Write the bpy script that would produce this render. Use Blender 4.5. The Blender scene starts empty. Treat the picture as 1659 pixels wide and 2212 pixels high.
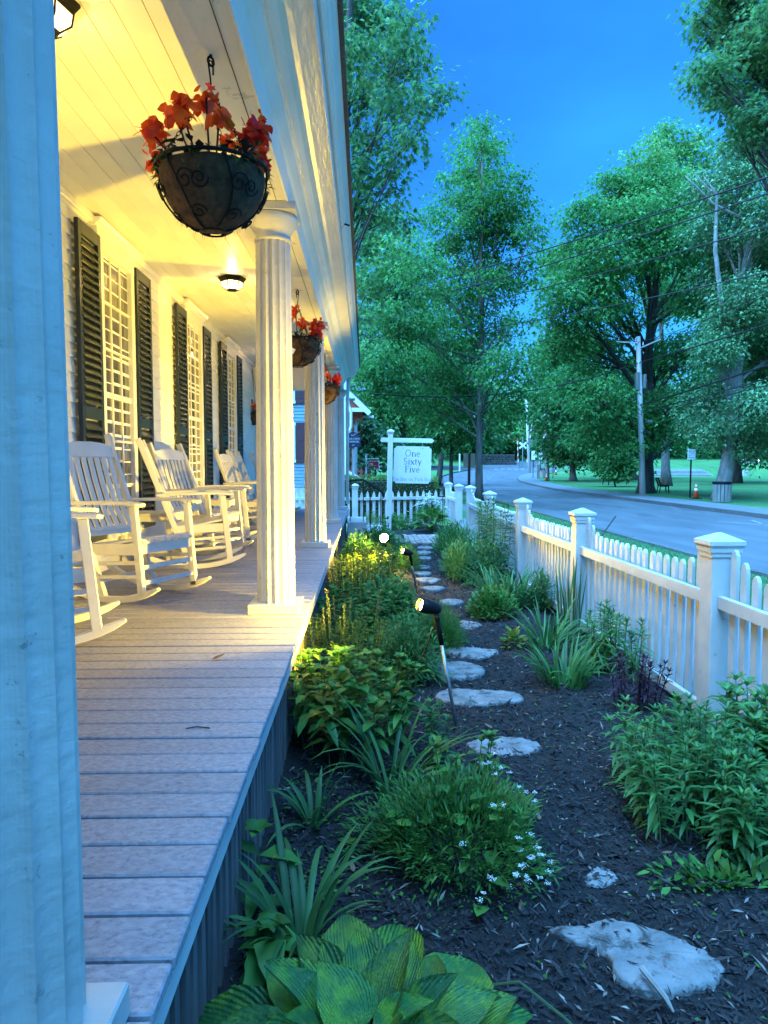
import bpy, math, random
import numpy as np
from mathutils import Vector, Matrix, Euler
random.seed(7); RNG = np.random.default_rng(7)
sc = bpy.context.scene
COL = sc.collection
R = math.radians

# ------------------------------------------------------------------ camera
CAM = Vector((0, 0, 1.51)); PITCH = R(3.668); YAW = R(1.484)
cd = bpy.data.cameras.new('camera'); cam = bpy.data.objects.new('camera', cd); COL.objects.link(cam)
cam.location = CAM; cam.rotation_euler = (R(90) - PITCH, 0, -YAW)
cd.sensor_fit = 'VERTICAL'; cd.sensor_height = 36.0; cd.lens = 36.0 * 1560 / 2212
cd.clip_start = 0.05; cd.clip_end = 2000
sc.camera = cam
# ------------------------------------------------------------------ dusk sky
wd = bpy.data.worlds.new('World'); sc.world = wd; wd.use_nodes = True
nt = wd.node_tree; bg = nt.nodes['Background']
sky = nt.nodes.new('ShaderNodeTexSky'); sky.sky_type = 'NISHITA'; sky.sun_disc = False
SUN_EL, SUN_ROT = R(4.8), R(262)
sky.sun_elevation = SUN_EL; sky.sun_rotation = SUN_ROT; sky.ozone_density = 6.6; sky.air_density = 1.0
tc_ = nt.nodes.new('ShaderNodeTexCoord'); mp_ = nt.nodes.new('ShaderNodeMapping'); mp_.inputs['Scale'].default_value = (1.2, 1.2, 3.2)
cl_ = nt.nodes.new('ShaderNodeTexNoise'); cl_.inputs['Scale'].default_value = 2.3; cl_.inputs['Detail'].default_value = 4; cl_.inputs['Roughness'].default_value = .45
nt.links.new(tc_.outputs['Generated'], mp_.inputs[0]); nt.links.new(mp_.outputs[0], cl_.inputs['Vector'])
mr_ = nt.nodes.new('ShaderNodeMapRange'); mr_.inputs[1].default_value = .3; mr_.inputs[2].default_value = .7; mr_.inputs[3].default_value = .78; mr_.inputs[4].default_value = 1.16
nt.links.new(cl_.outputs[0], mr_.inputs[0]); vm_ = nt.nodes.new('ShaderNodeVectorMath'); vm_.operation = 'SCALE'
nt.links.new(sky.outputs[0], vm_.inputs[0]); nt.links.new(mr_.outputs[0], vm_.inputs['Scale'])
nt.links.new(vm_.outputs[0], bg.inputs[0]); bg.inputs[1].default_value = 0.15
# ------------------------------------------------------------------ soft afterglow
sd = bpy.data.lights.new('dusk_glow', 'SUN'); so = bpy.data.objects.new('dusk_glow', sd); COL.objects.link(so)
sd.energy = 4.5; sd.angle = R(85); sd.color = (0.15, 0.49, 1.0)
so.rotation_euler = Vector((.36, .30, -.88)).to_track_quat('-Z', 'Y').to_euler()
so.location = (6, -6, 30)
# ------------------------------------------------------------------ exposure
sc.render.engine = 'CYCLES'
vs = sc.view_settings; vs.view_transform = 'Standard'; vs.look = 'None'; vs.gamma = 1.0; vs.use_curve_mapping = False
vs.exposure = 2.7
sc.cycles.max_bounces = 8; sc.cycles.transparent_max_bounces = 12; sc.cycles.use_denoising = True

# ------------------------------------------------------------------ helpers: picture measurement -> world point at a real depth
_fw = Vector((math.sin(YAW) * math.cos(PITCH), math.cos(YAW) * math.cos(PITCH), -math.sin(PITCH)))
_rt = Vector((math.cos(YAW), -math.sin(YAW), 0)); _up = _rt.cross(_fw)
def at(px, py, Y):
    d = _fw + _rt * ((px - 829.5) / 1560) - _up * ((py - 1106) / 1560)
    return CAM + d * (Y / d.y)

# ------------------------------------------------------------------ materials
def ramp(nt, fac, stops):
    r = nt.nodes.new('ShaderNodeValToRGB')
    while len(r.color_ramp.elements) < len(stops): r.color_ramp.elements.new(0.5)
    for e, (p, c) in zip(r.color_ramp.elements, stops):
        e.position = p; e.color = (*c, 1) if len(c) == 3 else c
    nt.links.new(fac, r.inputs[0]); return r.outputs[0]
def M(name, c1, c2=None, scale=8, rough=0.6, bump=None, island=0.0, obj=0.0, metal=0.0, spec=0.5, stretch=(1, 1, 1), detail=5,
      transl=0.0, spots=None, lo=0.35, hi=0.65, emit=None, coat=0.0, bump2=None, tri=None):
    m = bpy.data.materials.new(name); m.use_nodes = True; nt = m.node_tree; b = nt.nodes['Principled BSDF']
    N, L = nt.nodes.new, nt.links.new
    b.inputs['Roughness'].default_value = rough; b.inputs['Metallic'].default_value = metal
    b.inputs['Specular IOR Level'].default_value = spec; b.inputs['Coat Weight'].default_value = coat
    tc = N('ShaderNodeTexCoord'); mp = N('ShaderNodeMapping'); mp.inputs['Scale'].default_value = stretch
    L(tc.outputs['Object'], mp.inputs[0])
    # each object gets its own patch of the noise
    oi = N('ShaderNodeObjectInfo'); ml = N('ShaderNodeVectorMath'); ml.operation = 'SCALE'; ml.inputs[0].default_value = (37, 19, 53)
    L(oi.outputs['Random'], ml.inputs['Scale']); L(ml.outputs[0], mp.inputs['Location'])
    col = None
    if c2 is not None:
        n = N('ShaderNodeTexNoise'); n.inputs['Scale'].default_value = scale; n.inputs['Detail'].default_value = detail
        L(mp.outputs[0], n.inputs['Vector'])
        col = ramp(nt, n.outputs[0], [(lo, c1), (hi, c2)])
    if spots:
        sscale, s0, s1, scol = spots
        n = N('ShaderNodeTexNoise'); n.inputs['Scale'].default_value = sscale; n.inputs['Detail'].default_value = 8; n.inputs['Roughness'].default_value = 0.7
        L(mp.outputs[0], n.inputs['Vector'])
        f = ramp(nt, n.outputs[0], [(s0, (0, 0, 0)), (s1, (1, 1, 1))])
        mx = N('ShaderNodeMix'); mx.data_type = 'RGBA'; L(f, mx.inputs[0])
        if col is not None: L(col, mx.inputs[6])
        else: mx.inputs[6].default_value = (*c1, 1)
        mx.inputs[7].default_value = (*scol, 1); col = mx.outputs[2]
    if island or obj:
        if island: g = N('ShaderNodeNewGeometry'); fac = g.outputs['Random Per Island']; amt = island
        else: fac = oi.outputs['Random']; amt = obj
        hs = N('ShaderNodeHueSaturation')
        if col is not None: L(col, hs.inputs['Color'])
        else: hs.inputs['Color'].default_value = (*c1, 1)
        mr = N('ShaderNodeMapRange'); mr.inputs[3].default_value = 1 - amt; mr.inputs[4].default_value = 1 + amt; L(fac, mr.inputs[0]); L(mr.outputs[0], hs.inputs['Value'])
        m2 = N('ShaderNodeMath'); m2.operation = 'MULTIPLY'; m2.inputs[1].default_value = 7.31; L(fac, m2.inputs[0])
        m3 = N('ShaderNodeMath'); m3.operation = 'FRACT'; L(m2.outputs[0], m3.inputs[0])
        mr2 = N('ShaderNodeMapRange'); mr2.inputs[3].default_value = 0.5 - amt * 0.05; mr2.inputs[4].default_value = 0.5 + amt * 0.05; L(m3.outputs[0], mr2.inputs[0]); L(mr2.outputs[0], hs.inputs['Hue'])
        col = hs.outputs[0]
    if tri:   # three-way pick per piece: (threshold, colour)
        g = N('ShaderNodeNewGeometry'); r = N('ShaderNodeValToRGB'); r.color_ramp.interpolation = 'CONSTANT'
        while len(r.color_ramp.elements) < len(tri): r.color_ramp.elements.new(0.5)
        for e, (p, c) in zip(r.color_ramp.elements, tri): e.position = p; e.color = (*c, 1)
        L(g.outputs['Random Per Island'], r.inputs[0]); col = r.outputs[0]
    if col is not None: L(col, b.inputs['Base Color'])
    else: b.inputs['Base Color'].default_value = (*c1, 1)
    nrm = None
    for bp in (bump, bump2):
        if bp:
            n = N('ShaderNodeTexNoise'); n.inputs['Scale'].default_value = bp[0]; n.inputs['Detail'].default_value = 6
            if len(bp) > 3:
                mp2 = N('ShaderNodeMapping'); mp2.inputs['Scale'].default_value = bp[3]; L(tc.outputs['Object'], mp2.inputs[0]); L(ml.outputs[0], mp2.inputs['Location']); L(mp2.outputs[0], n.inputs['Vector'])
            else: L(mp.outputs[0], n.inputs['Vector'])
            bm = N('ShaderNodeBump'); bm.inputs['Strength'].default_value = bp[1]; bm.inputs['Distance'].default_value = bp[2]
            L(n.outputs[0], bm.inputs['Height'])
            if nrm is not None: L(nrm, bm.inputs['Normal'])
            nrm = bm.outputs[0]
    if nrm is not None: L(nrm, b.inputs['Normal'])
    if emit: b.inputs['Emission Color'].default_value = (*emit[0], 1); b.inputs['Emission Strength'].default_value = emit[1]
    if transl:
        t = N('ShaderNodeBsdfTranslucent'); mx = N('ShaderNodeMixShader'); mx.inputs[0].default_value = transl
        if col is not None: L(col, t.inputs[0])
        else: t.inputs[0].default_value = (*c1, 1)
        out = nt.nodes['Material Output']; L(b.outputs[0], mx.inputs[1]); L(t.outputs[0], mx.inputs[2]); L(mx.outputs[0], out.inputs[0])
    return m
def leafM(name, c1, c2, isl=0.35, rough=0.5, transl=0.4, scale=3.0):
    return M(name, c1, c2, scale=scale, rough=rough, island=isl, transl=transl, spec=0.4, lo=0.4, hi=0.6)

W_ = (0.62, 0.61, 0.59)
mt = dict(
    white=M('white_paint', W_, (0.56, 0.55, 0.53), 5, 0.45, bump=(60, 0.12, 0.004), spots=(26, 0.70, 0.76, (0.42, 0.39, 0.35))),
    column=M('column_paint', (0.52, 0.505, 0.47), (0.44, 0.425, 0.39), 4, 0.38, bump=(34, 0.6, 0.006, (1, 1, 0.8)), bump2=(11, 0.5, 0.008, (0.7, 0.7, 2.4)), spots=(19, 0.635, 0.66, (0.30, 0.28, 0.25))),
    clap=M('clapboard_paint', (0.78, 0.76, 0.72), (0.72, 0.70, 0.66), 2, 0.5, bump=(30, 0.15, 0.004, (1, 0.3, 1)), obj=0.04),
    ceil=M('ceiling_paint', (0.76, 0.74, 0.69), (0.68, 0.66, 0.61), 2.2, 0.42, bump=(14, 0.2, 0.01), obj=0.04, spots=(5, 0.70, 0.72, (0.55, 0.52, 0.47))),
    trim=M('trim_paint', (0.74, 0.73, 0.70), (0.66, 0.65, 0.62), 3, 0.28, bump=(45, 0.45, 0.006, (1, 0.25, 1)), spots=(16, 0.72, 0.76, (0.5, 0.47, 0.42))),
    soffit=M('soffit_paint', (0.66, 0.65, 0.62), (0.58, 0.57, 0.54), 3, 0.5, bump=(50, 0.3, 0.006), spots=(3.2, 0.60, 0.61, (0.44, 0.43, 0.42))),
    shutter=M('dark_green_paint', (0.006, 0.015, 0.020), (0.009, 0.020, 0.025), 6, 0.35, bump=(50, 0.2, 0.003), obj=0.1),
    plank=M('deck_plank', (0.345, 0.335, 0.355), (0.26, 0.25, 0.27), 70, 0.7, bump=(90, 0.35, 0.004, (0.6, 1, 1)), obj=0.08, stretch=(0.7, 1, 1), detail=12, spots=(75, 0.50, 0.70, (0.15, 0.15, 0.175))),
    fascia=M('fascia_paint', (0.62, 0.63, 0.62), (0.55, 0.56, 0.55), 4, 0.5, bump=(60, 0.2, 0.004)),
    skirt=M('skirt_wood', (0.17, 0.155, 0.15), (0.10, 0.09, 0.09), 12, 0.8, stretch=(1, 1, 0.1), obj=0.2, bump=(50, 0.3, 0.004, (1, 1, .1))),
    dark=M('dark_void', (0.008, 0.008, 0.009), rough=0.9),
    chair=M('chair_paint', (0.66, 0.65, 0.62), (0.60, 0.59, 0.56), 7, 0.4, bump=(40, 0.12, 0.003), spots=(20, 0.72, 0.76, (0.5, 0.46, 0.40))),
    glass=M('window_glass', (0.12, 0.115, 0.095), (0.045, 0.044, 0.04), 2.6, 0.08, spec=0.9, coat=0.6, bump=(2.5, 0.05, 0.02), stretch=(1, 3, .4)),
    curtain=M('curtain', (0.35, 0.33, 0.28), (0.22, 0.20, 0.17), 9, 0.8, stretch=(1, 4, 0.1)),
    iron=M('black_iron', (0.007, 0.007, 0.008), (0.012, 0.011, 0.011), 30, 0.55, spec=0.15, bump=(60, 0.3, 0.003)),
    coir=M('coir_liner', (0.125, 0.058, 0.024), (0.055, 0.027, 0.012), 30, 0.95, bump=(90, 0.9, 0.01), spots=(6, 0.5, 0.62, (0.05, 0.03, 0.02))),
    petal=M('begonia_petal', (0.85, 0.085, 0.012), (0.95, 0.17, 0.02), 25, 0.5, island=0.15, transl=0.5),
    petal2=M('begonia_petal_deep', (0.75, 0.03, 0.012), (0.88, 0.075, 0.015), 25, 0.5, island=0.2, transl=0.45),
    fence=M('fence_paint', (0.46, 0.445, 0.42), (0.39, 0.375, 0.35), 5, 0.5, bump=(50, 0.3, 0.004, (1, 1, 0.2)), obj=0.05, spots=(14, 0.64, 0.72, (0.26, 0.225, 0.185))),
    stone=M('flagstone', (0.215, 0.21, 0.205), (0.125, 0.122, 0.12), 9, 0.8, bump=(25, 0.8, 0.02), bump2=(110, 0.5, 0.004), spots=(12, 0.52, 0.60, (0.06, 0.058, 0.055)), detail=9, obj=0.12),
    granite=M('granite_kerb', (0.11, 0.105, 0.10), (0.06, 0.058, 0.056), 14, 0.85, bump=(30, 0.6, 0.01), obj=0.15),
    mulch=M('mulch_soil', (0.014, 0.012, 0.012), (0.006, 0.005, 0.006), 40, 0.95, bump=(60, 1.0, 0.03), detail=10),
    chip=M('bark_chip', (0.02, 0.016, 0.015), rough=0.8, tri=[(0.0, (0.012, 0.010, 0.011)), (0.34, (0.020, 0.016, 0.018)), (0.62, (0.008, 0.007, 0.008)), (0.86, (0.040, 0.032, 0.033)), (0.945, (0.16, 0.13, 0.11)), (0.985, (0.30, 0.25, 0.21))]),
    asphalt=M('asphalt', (0.10, 0.10, 0.107), (0.07, 0.07, 0.076), 1.2, 0.7, bump=(140, 0.3, 0.006), detail=9, stretch=(1, 0.25, 1), spots=(0.9, 0.56, 0.62, (0.055, 0.055, 0.06))),
    walk=M('pavement_asphalt', (0.14, 0.14, 0.145), (0.11, 0.11, 0.115), 1.5, 0.8, bump=(120, 0.3, 0.006), detail=8),
    lawn=M('lawn_grass', (0.045, 0.16, 0.032), (0.028, 0.105, 0.024), 3.0, 0.8, bump=(60, 1.0, 0.05), detail=10, spots=(0.25, 0.45, 0.62, (0.065, 0.20, 0.042))),
    paint=M('road_paint', (0.34, 0.34, 0.33), (0.16, 0.16, 0.16), 14, 0.7),
    brick_walk=M('walk_brick', (0.30, 0.22, 0.19), (0.22, 0.16, 0.145), 20, 0.8, obj=0.25, bump=(50, 0.4, 0.005)),
    concrete=M('concrete', (0.40, 0.385, 0.37), (0.30, 0.29, 0.28), 9, 0.85, bump=(60, 0.4, 0.006)),
    sign=M('sign_white', (0.62, 0.61, 0.60), (0.58, 0.57, 0.56), 4, 0.5, bump=(30, 0.08, 0.003)),
    ink=M('sign_lettering', (0.03, 0.035, 0.05), rough=0.6), ink2=M('sign_grey_lettering', (0.20, 0.22, 0.27), rough=0.6),
    bark=M('grey_bark', (0.13, 0.115, 0.10), (0.065, 0.056, 0.05), 6, 0.9, bump=(14, 1.0, 0.06, (1, 1, 0.2)), stretch=(1, 1, 0.25), detail=8),
    bark_dark=M('dark_bark', (0.055, 0.046, 0.04), (0.028, 0.024, 0.021), 6, 0.95, bump=(9, 1.0, 0.1, (1, 1, 0.2)), stretch=(1, 1, 0.2), detail=8),
    bark_pale=M('pale_bark', (0.26, 0.245, 0.225), (0.14, 0.13, 0.12), 5, 0.9, bump=(12, 0.8, 0.05, (1, 1, 0.3)), stretch=(1, 1, 0.4)),
    pole=M('weathered_pole', (0.46, 0.44, 0.42), (0.34, 0.32, 0.30), 5, 0.9, bump=(25, 0.6, 0.01, (1, 1, .1)), stretch=(1, 1, 0.1)),
    grey_metal=M('grey_metal', (0.30, 0.31, 0.32), rough=0.4, metal=0.7), alu=M('galvanised_pipe', (0.36, 0.37, 0.38), (0.28, 0.29, 0.3), 20, 0.4, metal=0.8),
    cable=M('black_cable', (0.012, 0.012, 0.013), rough=0.5),
    orange=M('cone_orange', (0.80, 0.085, 0.02), (0.72, 0.07, 0.02), 9, 0.5), reflect=M('cone_white_band', (0.75, 0.75, 0.75), rough=0.4),
    rubber=M('black_rubber', (0.015, 0.015, 0.015), rough=0.7),
    blueclap=M('blue_clapboard', (0.155, 0.235, 0.29), (0.12, 0.19, 0.24), 3, 0.6, obj=0.06), bluetrim=M('white_house_trim', (0.7, 0.71, 0.72), rough=0.5),
    maroon=M('maroon_paint', (0.075, 0.014, 0.02), (0.06, 0.011, 0.016), 6, 0.5), brickred=M('red_brick', (0.40, 0.075, 0.06), (0.30, 0.055, 0.045), 14, 0.85, obj=0.2, bump=(30, .4, .01)),
    slate=M('slate_roof', (0.12, 0.13, 0.14), (0.08, 0.085, 0.09), 8, 0.6, obj=0.15), navy=M('navy_sign', (0.008, 0.010, 0.03), rough=0.4), gold=M('pale_lettering', (0.42, 0.42, 0.45), rough=0.5),
    red=M('red_sign', (0.42, 0.012, 0.03), rough=0.4), wood=M('weathered_wood', (0.25, 0.23, 0.21), (0.16, 0.145, 0.13), 10, 0.85, obj=0.15, stretch=(1, 1, .15)),
    darkwood=M('dark_wood', (0.035, 0.026, 0.022), (0.02, 0.016, 0.014), 10, 0.8), brown=M('brown_sign', (0.30, 0.20, 0.13), (0.25, 0.17, 0.11), 8, 0.7),
    lampglass=None, soil=M('dark_soil', (0.012, 0.010, 0.009), rough=0.95), tag=M('white_care_tag', (0.7, 0.7, 0.72), rough=0.4),
    yellow=M('warning_yellow', (0.6, 0.32, 0.02), rough=0.5), blue=M('sign_blue', (0.02, 0.10, 0.35), rough=0.5), carpaint=M('silver_car_paint', (0.45, 0.47, 0.5), rough=0.25, metal=0.4, coat=0.6),
    shingle=M('asphalt_shingle', (0.05, 0.045, 0.045), (0.09, 0.08, 0.075), 40, 0.9),
)
def glow_glass(name, col, strength, see):
    m = bpy.data.materials.new(name); m.use_nodes = True; nt = m.node_tree; nt.nodes.remove(nt.nodes['Principled BSDF'])
    e = nt.nodes.new('ShaderNodeEmission'); e.inputs[0].default_value = (*col, 1); e.inputs[1].default_value = strength
    t = nt.nodes.new('ShaderNodeBsdfTransparent'); mx = nt.nodes.new('ShaderNodeMixShader'); mx.inputs[0].default_value = see
    nt.links.new(e.outputs[0], mx.inputs[1]); nt.links.new(t.outputs[0], mx.inputs[2]); nt.links.new(mx.outputs[0], nt.nodes['Material Output'].inputs[0]); return m
WARM = (1.0, 0.59, 0.20)
mt['lampglass'] = glow_glass('lit_lamp_glass', (1.0, 0.72, 0.30), 1.6, 0.7)
mt['bulb'] = glow_glass('lit_bulb', (1.0, 0.80, 0.42), 14.0, 0.0)
mt['lens'] = glow_glass('lit_lens', (1.0, 0.80, 0.42), 9.0, 0.0)
mt['lens_bright'] = glow_glass('lit_lens_facing', (1.0, 0.78, 0.36), 30.0, 0.0)
mt['headlight'] = glow_glass('lit_headlight', (1.0, 0.95, 0.85), 4.0, 0.0)
mt['clearglass'] = glow_glass('clear_lantern_glass', (0.5, 0.7, 1.0), 0.0, 0.85)
LF = dict(
    hosta=M('hosta_leaf', (0.035, 0.145, 0.034), (0.125, 0.26, 0.026), 3.2, 0.45, obj=0.30, transl=0.25, spots=(9, 0.60, 0.72, (0.03, 0.10, 0.03)), bump=(26, 0.5, 0.012), bump2=(70, 0.25, 0.004), lo=0.42, hi=0.6),
    daylily=leafM('daylily_blade', (0.043, 0.135, 0.039), (0.072, 0.188, 0.052)),
    broad=leafM('broad_leaf', (0.051, 0.165, 0.029), (0.087, 0.225, 0.039)),
    fine=leafM('fine_leaf', (0.041, 0.143, 0.026), (0.072, 0.195, 0.033)),
    yellowg=leafM('yellow_green_leaf', (0.123, 0.210, 0.029), (0.174, 0.255, 0.039)),  # spotlight glow on the lit clumps is put into this yellow tone
    lily=leafM('lily_leaf', (0.043, 0.150, 0.034), (0.080, 0.210, 0.049)),
    purple=leafM('purple_leaf', (0.040, 0.014, 0.028), (0.060, 0.020, 0.036)),
    tree=leafM('maple_leaf', (0.049, 0.205, 0.044), (0.084, 0.287, 0.067), 0.45, 0.55, 0.5, 0.35),
    tree_dark=leafM('dark_tree_leaf', (0.030, 0.140, 0.034), (0.055, 0.205, 0.049), 0.45, 0.55, 0.45, 0.35),
    tree_pale=leafM('pale_tree_leaf', (0.106, 0.306, 0.079), (0.160, 0.388, 0.110), 0.4, 0.55, 0.5, 0.35),
    tree_grey=leafM('silver_tree_leaf', (0.076, 0.205, 0.073), (0.122, 0.271, 0.110), 0.45, 0.5, 0.3, 0.35),
    hedge=leafM('hedge_leaf', (0.075, 0.150, 0.026), (0.12, 0.200, 0.034), 0.45),
    stem=M('green_stem', (0.045, 0.085, 0.030), rough=0.6), flower=M('white_petal', (0.75, 0.75, 0.72), rough=0.6, transl=0.3),
    dead=M('dead_leaf', (0.20, 0.12, 0.06), (0.12, 0.07, 0.04), 30, 0.8, transl=0.1), seed=leafM('seed_spike', (0.20, 0.22, 0.08), (0.26, 0.26, 0.10)),
    grass=leafM('grass_blade', (0.03, 0.10, 0.025), (0.05, 0.14, 0.035)),
    broad_dark=leafM('begonia_leaf', (0.022, 0.040, 0.018), (0.045, 0.028, 0.020)),
    tree_grey2=leafM('fine_tree_leaf', (0.069, 0.205, 0.061), (0.114, 0.271, 0.085), 0.45, 0.5, 0.5, 0.35),
    tree_pale2=leafM('light_tree_leaf', (0.091, 0.287, 0.073), (0.138, 0.372, 0.098), 0.4, 0.55, 0.5, 0.35),
)

# ------------------------------------------------------------------ object helpers
def link(name, mesh, parent=None, loc=(0, 0, 0), rot=(0, 0, 0), scale=(1, 1, 1)):
    o = bpy.data.objects.new(name, mesh); COL.objects.link(o)
    o.location = loc; o.rotation_euler = rot; o.scale = scale
    if parent is not None: o.parent = parent
    return o
def tag(o, label=None, cat=None, group=None, kind=None):
    if label: o['label'] = label
    if cat: o['category'] = cat
    if group: o['group'] = group
    if kind: o['kind'] = kind
    return o
def thing(name, label, cat, loc=(0, 0, 0), rz=0.0, group=None):
    o = bpy.data.objects.new(name, None); COL.objects.link(o); o.empty_display_size = 0.1
    o.location = loc; o.rotation_euler = (0, 0, rz); return tag(o, label, cat, group)
def children(o): return list(o.children)
def copy_tree(o, parent=None):
    c = o.copy(); COL.objects.link(c)
    if parent is not None: c.parent = parent
    for ch in children(o): copy_tree(ch, c)
    return c
class MB:
    def __init__(s): s.v = []; s.f = []
    def add(s, vs, fs):
        k = len(s.v); s.v += [tuple(v) for v in vs]; s.f += [tuple(i + k for i in f) for f in fs]; return s
    def hexa(s, p): return s.add(p, [(0, 3, 2, 1), (4, 5, 6, 7), (0, 1, 5, 4), (1, 2, 6, 5), (2, 3, 7, 6), (3, 0, 4, 7)])
    def box(s, c, d, rot=None):
        x, y, z = d[0] / 2, d[1] / 2, d[2] / 2
        p = [Vector(q) for q in ((-x, -y, -z), (x, -y, -z), (x, y, -z), (-x, y, -z), (-x, -y, z), (x, -y, z), (x, y, z), (-x, y, z))]
        if rot is not None:
            m = Euler(rot).to_matrix(); p = [m @ q for q in p]
        return s.hexa([q + Vector(c) for q in p])
    def bar(s, a, b, w, h, up=(0, 0, 1)):
        a, b = Vector(a), Vector(b); d = (b - a).normalized(); u = Vector(up); sd = d.cross(u)
        if sd.length < 1e-4: sd = d.cross(Vector((1, 0, 0)))
        sd.normalize(); u = sd.cross(d)
        o = [(-w / 2, -h / 2), (w / 2, -h / 2), (w / 2, h / 2), (-w / 2, h / 2)]
        return s.hexa([a + sd * i + u * j for i, j in o] + [b + sd * i + u * j for i, j in o])
    def chain(s, pts, w, h, side=(0, 1, 0)):
        """bent board: rectangular section swept along pts, width along side"""
        sd = Vector(side); k = len(s.v); n = len(pts); P = [Vector(p) for p in pts]
        for i, p in enumerate(P):
            d = (P[min(i + 1, n - 1)] - P[max(i - 1, 0)]).normalized(); u = sd.cross(d).normalized()
            ww = w[i] if isinstance(w, (list, tuple)) else w; hh = h[i] if isinstance(h, (list, tuple)) else h
            for a, b in ((-1, -1), (1, -1), (1, 1), (-1, 1)): s.v.append(tuple(p + sd * (a * ww / 2) + u * (b * hh / 2)))
        for i in range(n - 1):
            for j in range(4): s.f.append((k + i * 4 + j, k + i * 4 + (j + 1) % 4, k + i * 4 + 4 + (j + 1) % 4, k + i * 4 + 4 + j))
        s.f.append((k + 3, k + 2, k + 1, k)); e = k + (n - 1) * 4; s.f.append((e, e + 1, e + 2, e + 3)); return s
    def tube(s, pts, r, n=6, cap=True):
        P = [Vector(p) for p in pts]; k = len(s.v); m = len(P); prev = None
        for i, p in enumerate(P):
            d = (P[min(i + 1, m - 1)] - P[max(i - 1, 0)])
            if d.length < 1e-9: d = Vector((0, 0, 1))
            d.normalize()
            if prev is None:
                a = d.orthogonal().normalized()
            else:
                a = prev - d * prev.dot(d)
                a = a.normalized() if a.length > 1e-6 else d.orthogonal().normalized()
            prev = a; b = d.cross(a); rr = r[i] if isinstance(r, (list, tuple)) else r
            for j in range(n):
                t = 2 * math.pi * j / n; s.v.append(tuple(p + a * (rr * math.cos(t)) + b * (rr * math.sin(t))))
        for i in range(m - 1):
            for j in range(n): s.f.append((k + i * n + j, k + i * n + (j + 1) % n, k + (i + 1) * n + (j + 1) % n, k + (i + 1) * n + j))
        if cap: s.f.append(tuple(k + j for j in reversed(range(n)))); s.f.append(tuple(k + (m - 1) * n + j for j in range(n)))
        return s
    def lathe(s, prof, n=16, c=(0, 0, 0), mod=None, cap=True):
        k = len(s.v); m = len(prof)
        for (r, z) in prof:
            for j in range(n):
                t = 2 * math.pi * j / n; rr = r * (mod(j) if mod else 1); s.v.append((c[0] + rr * math.cos(t), c[1] + rr * math.sin(t), c[2] + z))
        for i in range(m - 1):
            for j in range(n): s.f.append((k + i * n + j, k + i * n + (j + 1) % n, k + (i + 1) * n + (j + 1) % n, k + (i + 1) * n + j))
        if cap: s.f.append(tuple(k + j for j in reversed(range(n)))); s.f.append(tuple(k + (m - 1) * n + j for j in range(n)))
        return s
    def prism(s, poly, y0, y1, axis='y'):
        f = {'y': lambda p, t: (p[0], t, p[1]), 'z': lambda p, t: (p[0], p[1], t), 'x': lambda p, t: (t, p[0], p[1])}[axis]
        n = len(poly); k = len(s.v); s.v += [f(p, y0) for p in poly] + [f(p, y1) for p in poly]
        s.f.append(tuple(k + i for i in range(n))); s.f.append(tuple(k + n + i for i in reversed(range(n))))
        for i in range(n): s.f.append((k + i, k + n + i, k + n + (i + 1) % n, k + (i + 1) % n))
        return s
    def mesh(s, name, m, smooth=False, bevel=0):
        me = bpy.data.meshes.new(name); me.from_pydata(s.v, [], s.f); me.materials.append(m); me.validate()
        import bmesh
        bm = bmesh.new(); bm.from_mesh(me); bmesh.ops.recalc_face_normals(bm, faces=bm.faces)
        if bevel: bmesh.ops.bevel(bm, geom=[e for e in bm.edges if len(e.link_faces) == 2 and e.calc_face_angle(0) > 0.6], offset=bevel, segments=1, affect='EDGES', clamp_overlap=True)
        bm.to_mesh(me); bm.free()
        if smooth: me.polygons.foreach_set('use_smooth', [True] * len(me.polygons))
        return me
    def obj(s, name, m, parent=None, smooth=False, bevel=0, loc=(0, 0, 0), rot=(0, 0, 0)):
        return link(name, s.mesh(name, m, smooth, bevel), parent, loc, rot)
def np_mesh(name, V, F, m, smooth=False):
    """V (n,3); F list of (k,nv) int arrays"""
    me = bpy.data.meshes.new(name); V = np.asarray(V, np.float32)
    F = [np.asarray(f, np.int64) for f in F if len(f)]
    me.vertices.add(len(V)); me.vertices.foreach_set('co', V.ravel())
    idx = np.concatenate([f.ravel() for f in F]); tot = np.concatenate([np.full(len(f), f.shape[1]) for f in F])
    me.loops.add(len(idx)); me.loops.foreach_set('vertex_index', idx.astype(np.int32))
    me.polygons.add(len(tot)); st = np.concatenate([[0], np.cumsum(tot)[:-1]])
    me.polygons.foreach_set('loop_start', st.astype(np.int32))
    try: me.polygons.foreach_set('loop_total', tot.astype(np.int32))
    except Exception: pass
    me.update(calc_edges=True); me.materials.append(m)
    if smooth: me.polygons.foreach_set('use_smooth', [True] * len(tot))
    return me
def unit(a): return a / np.maximum(np.linalg.norm(a, axis=-1, keepdims=True), 1e-9)
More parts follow.
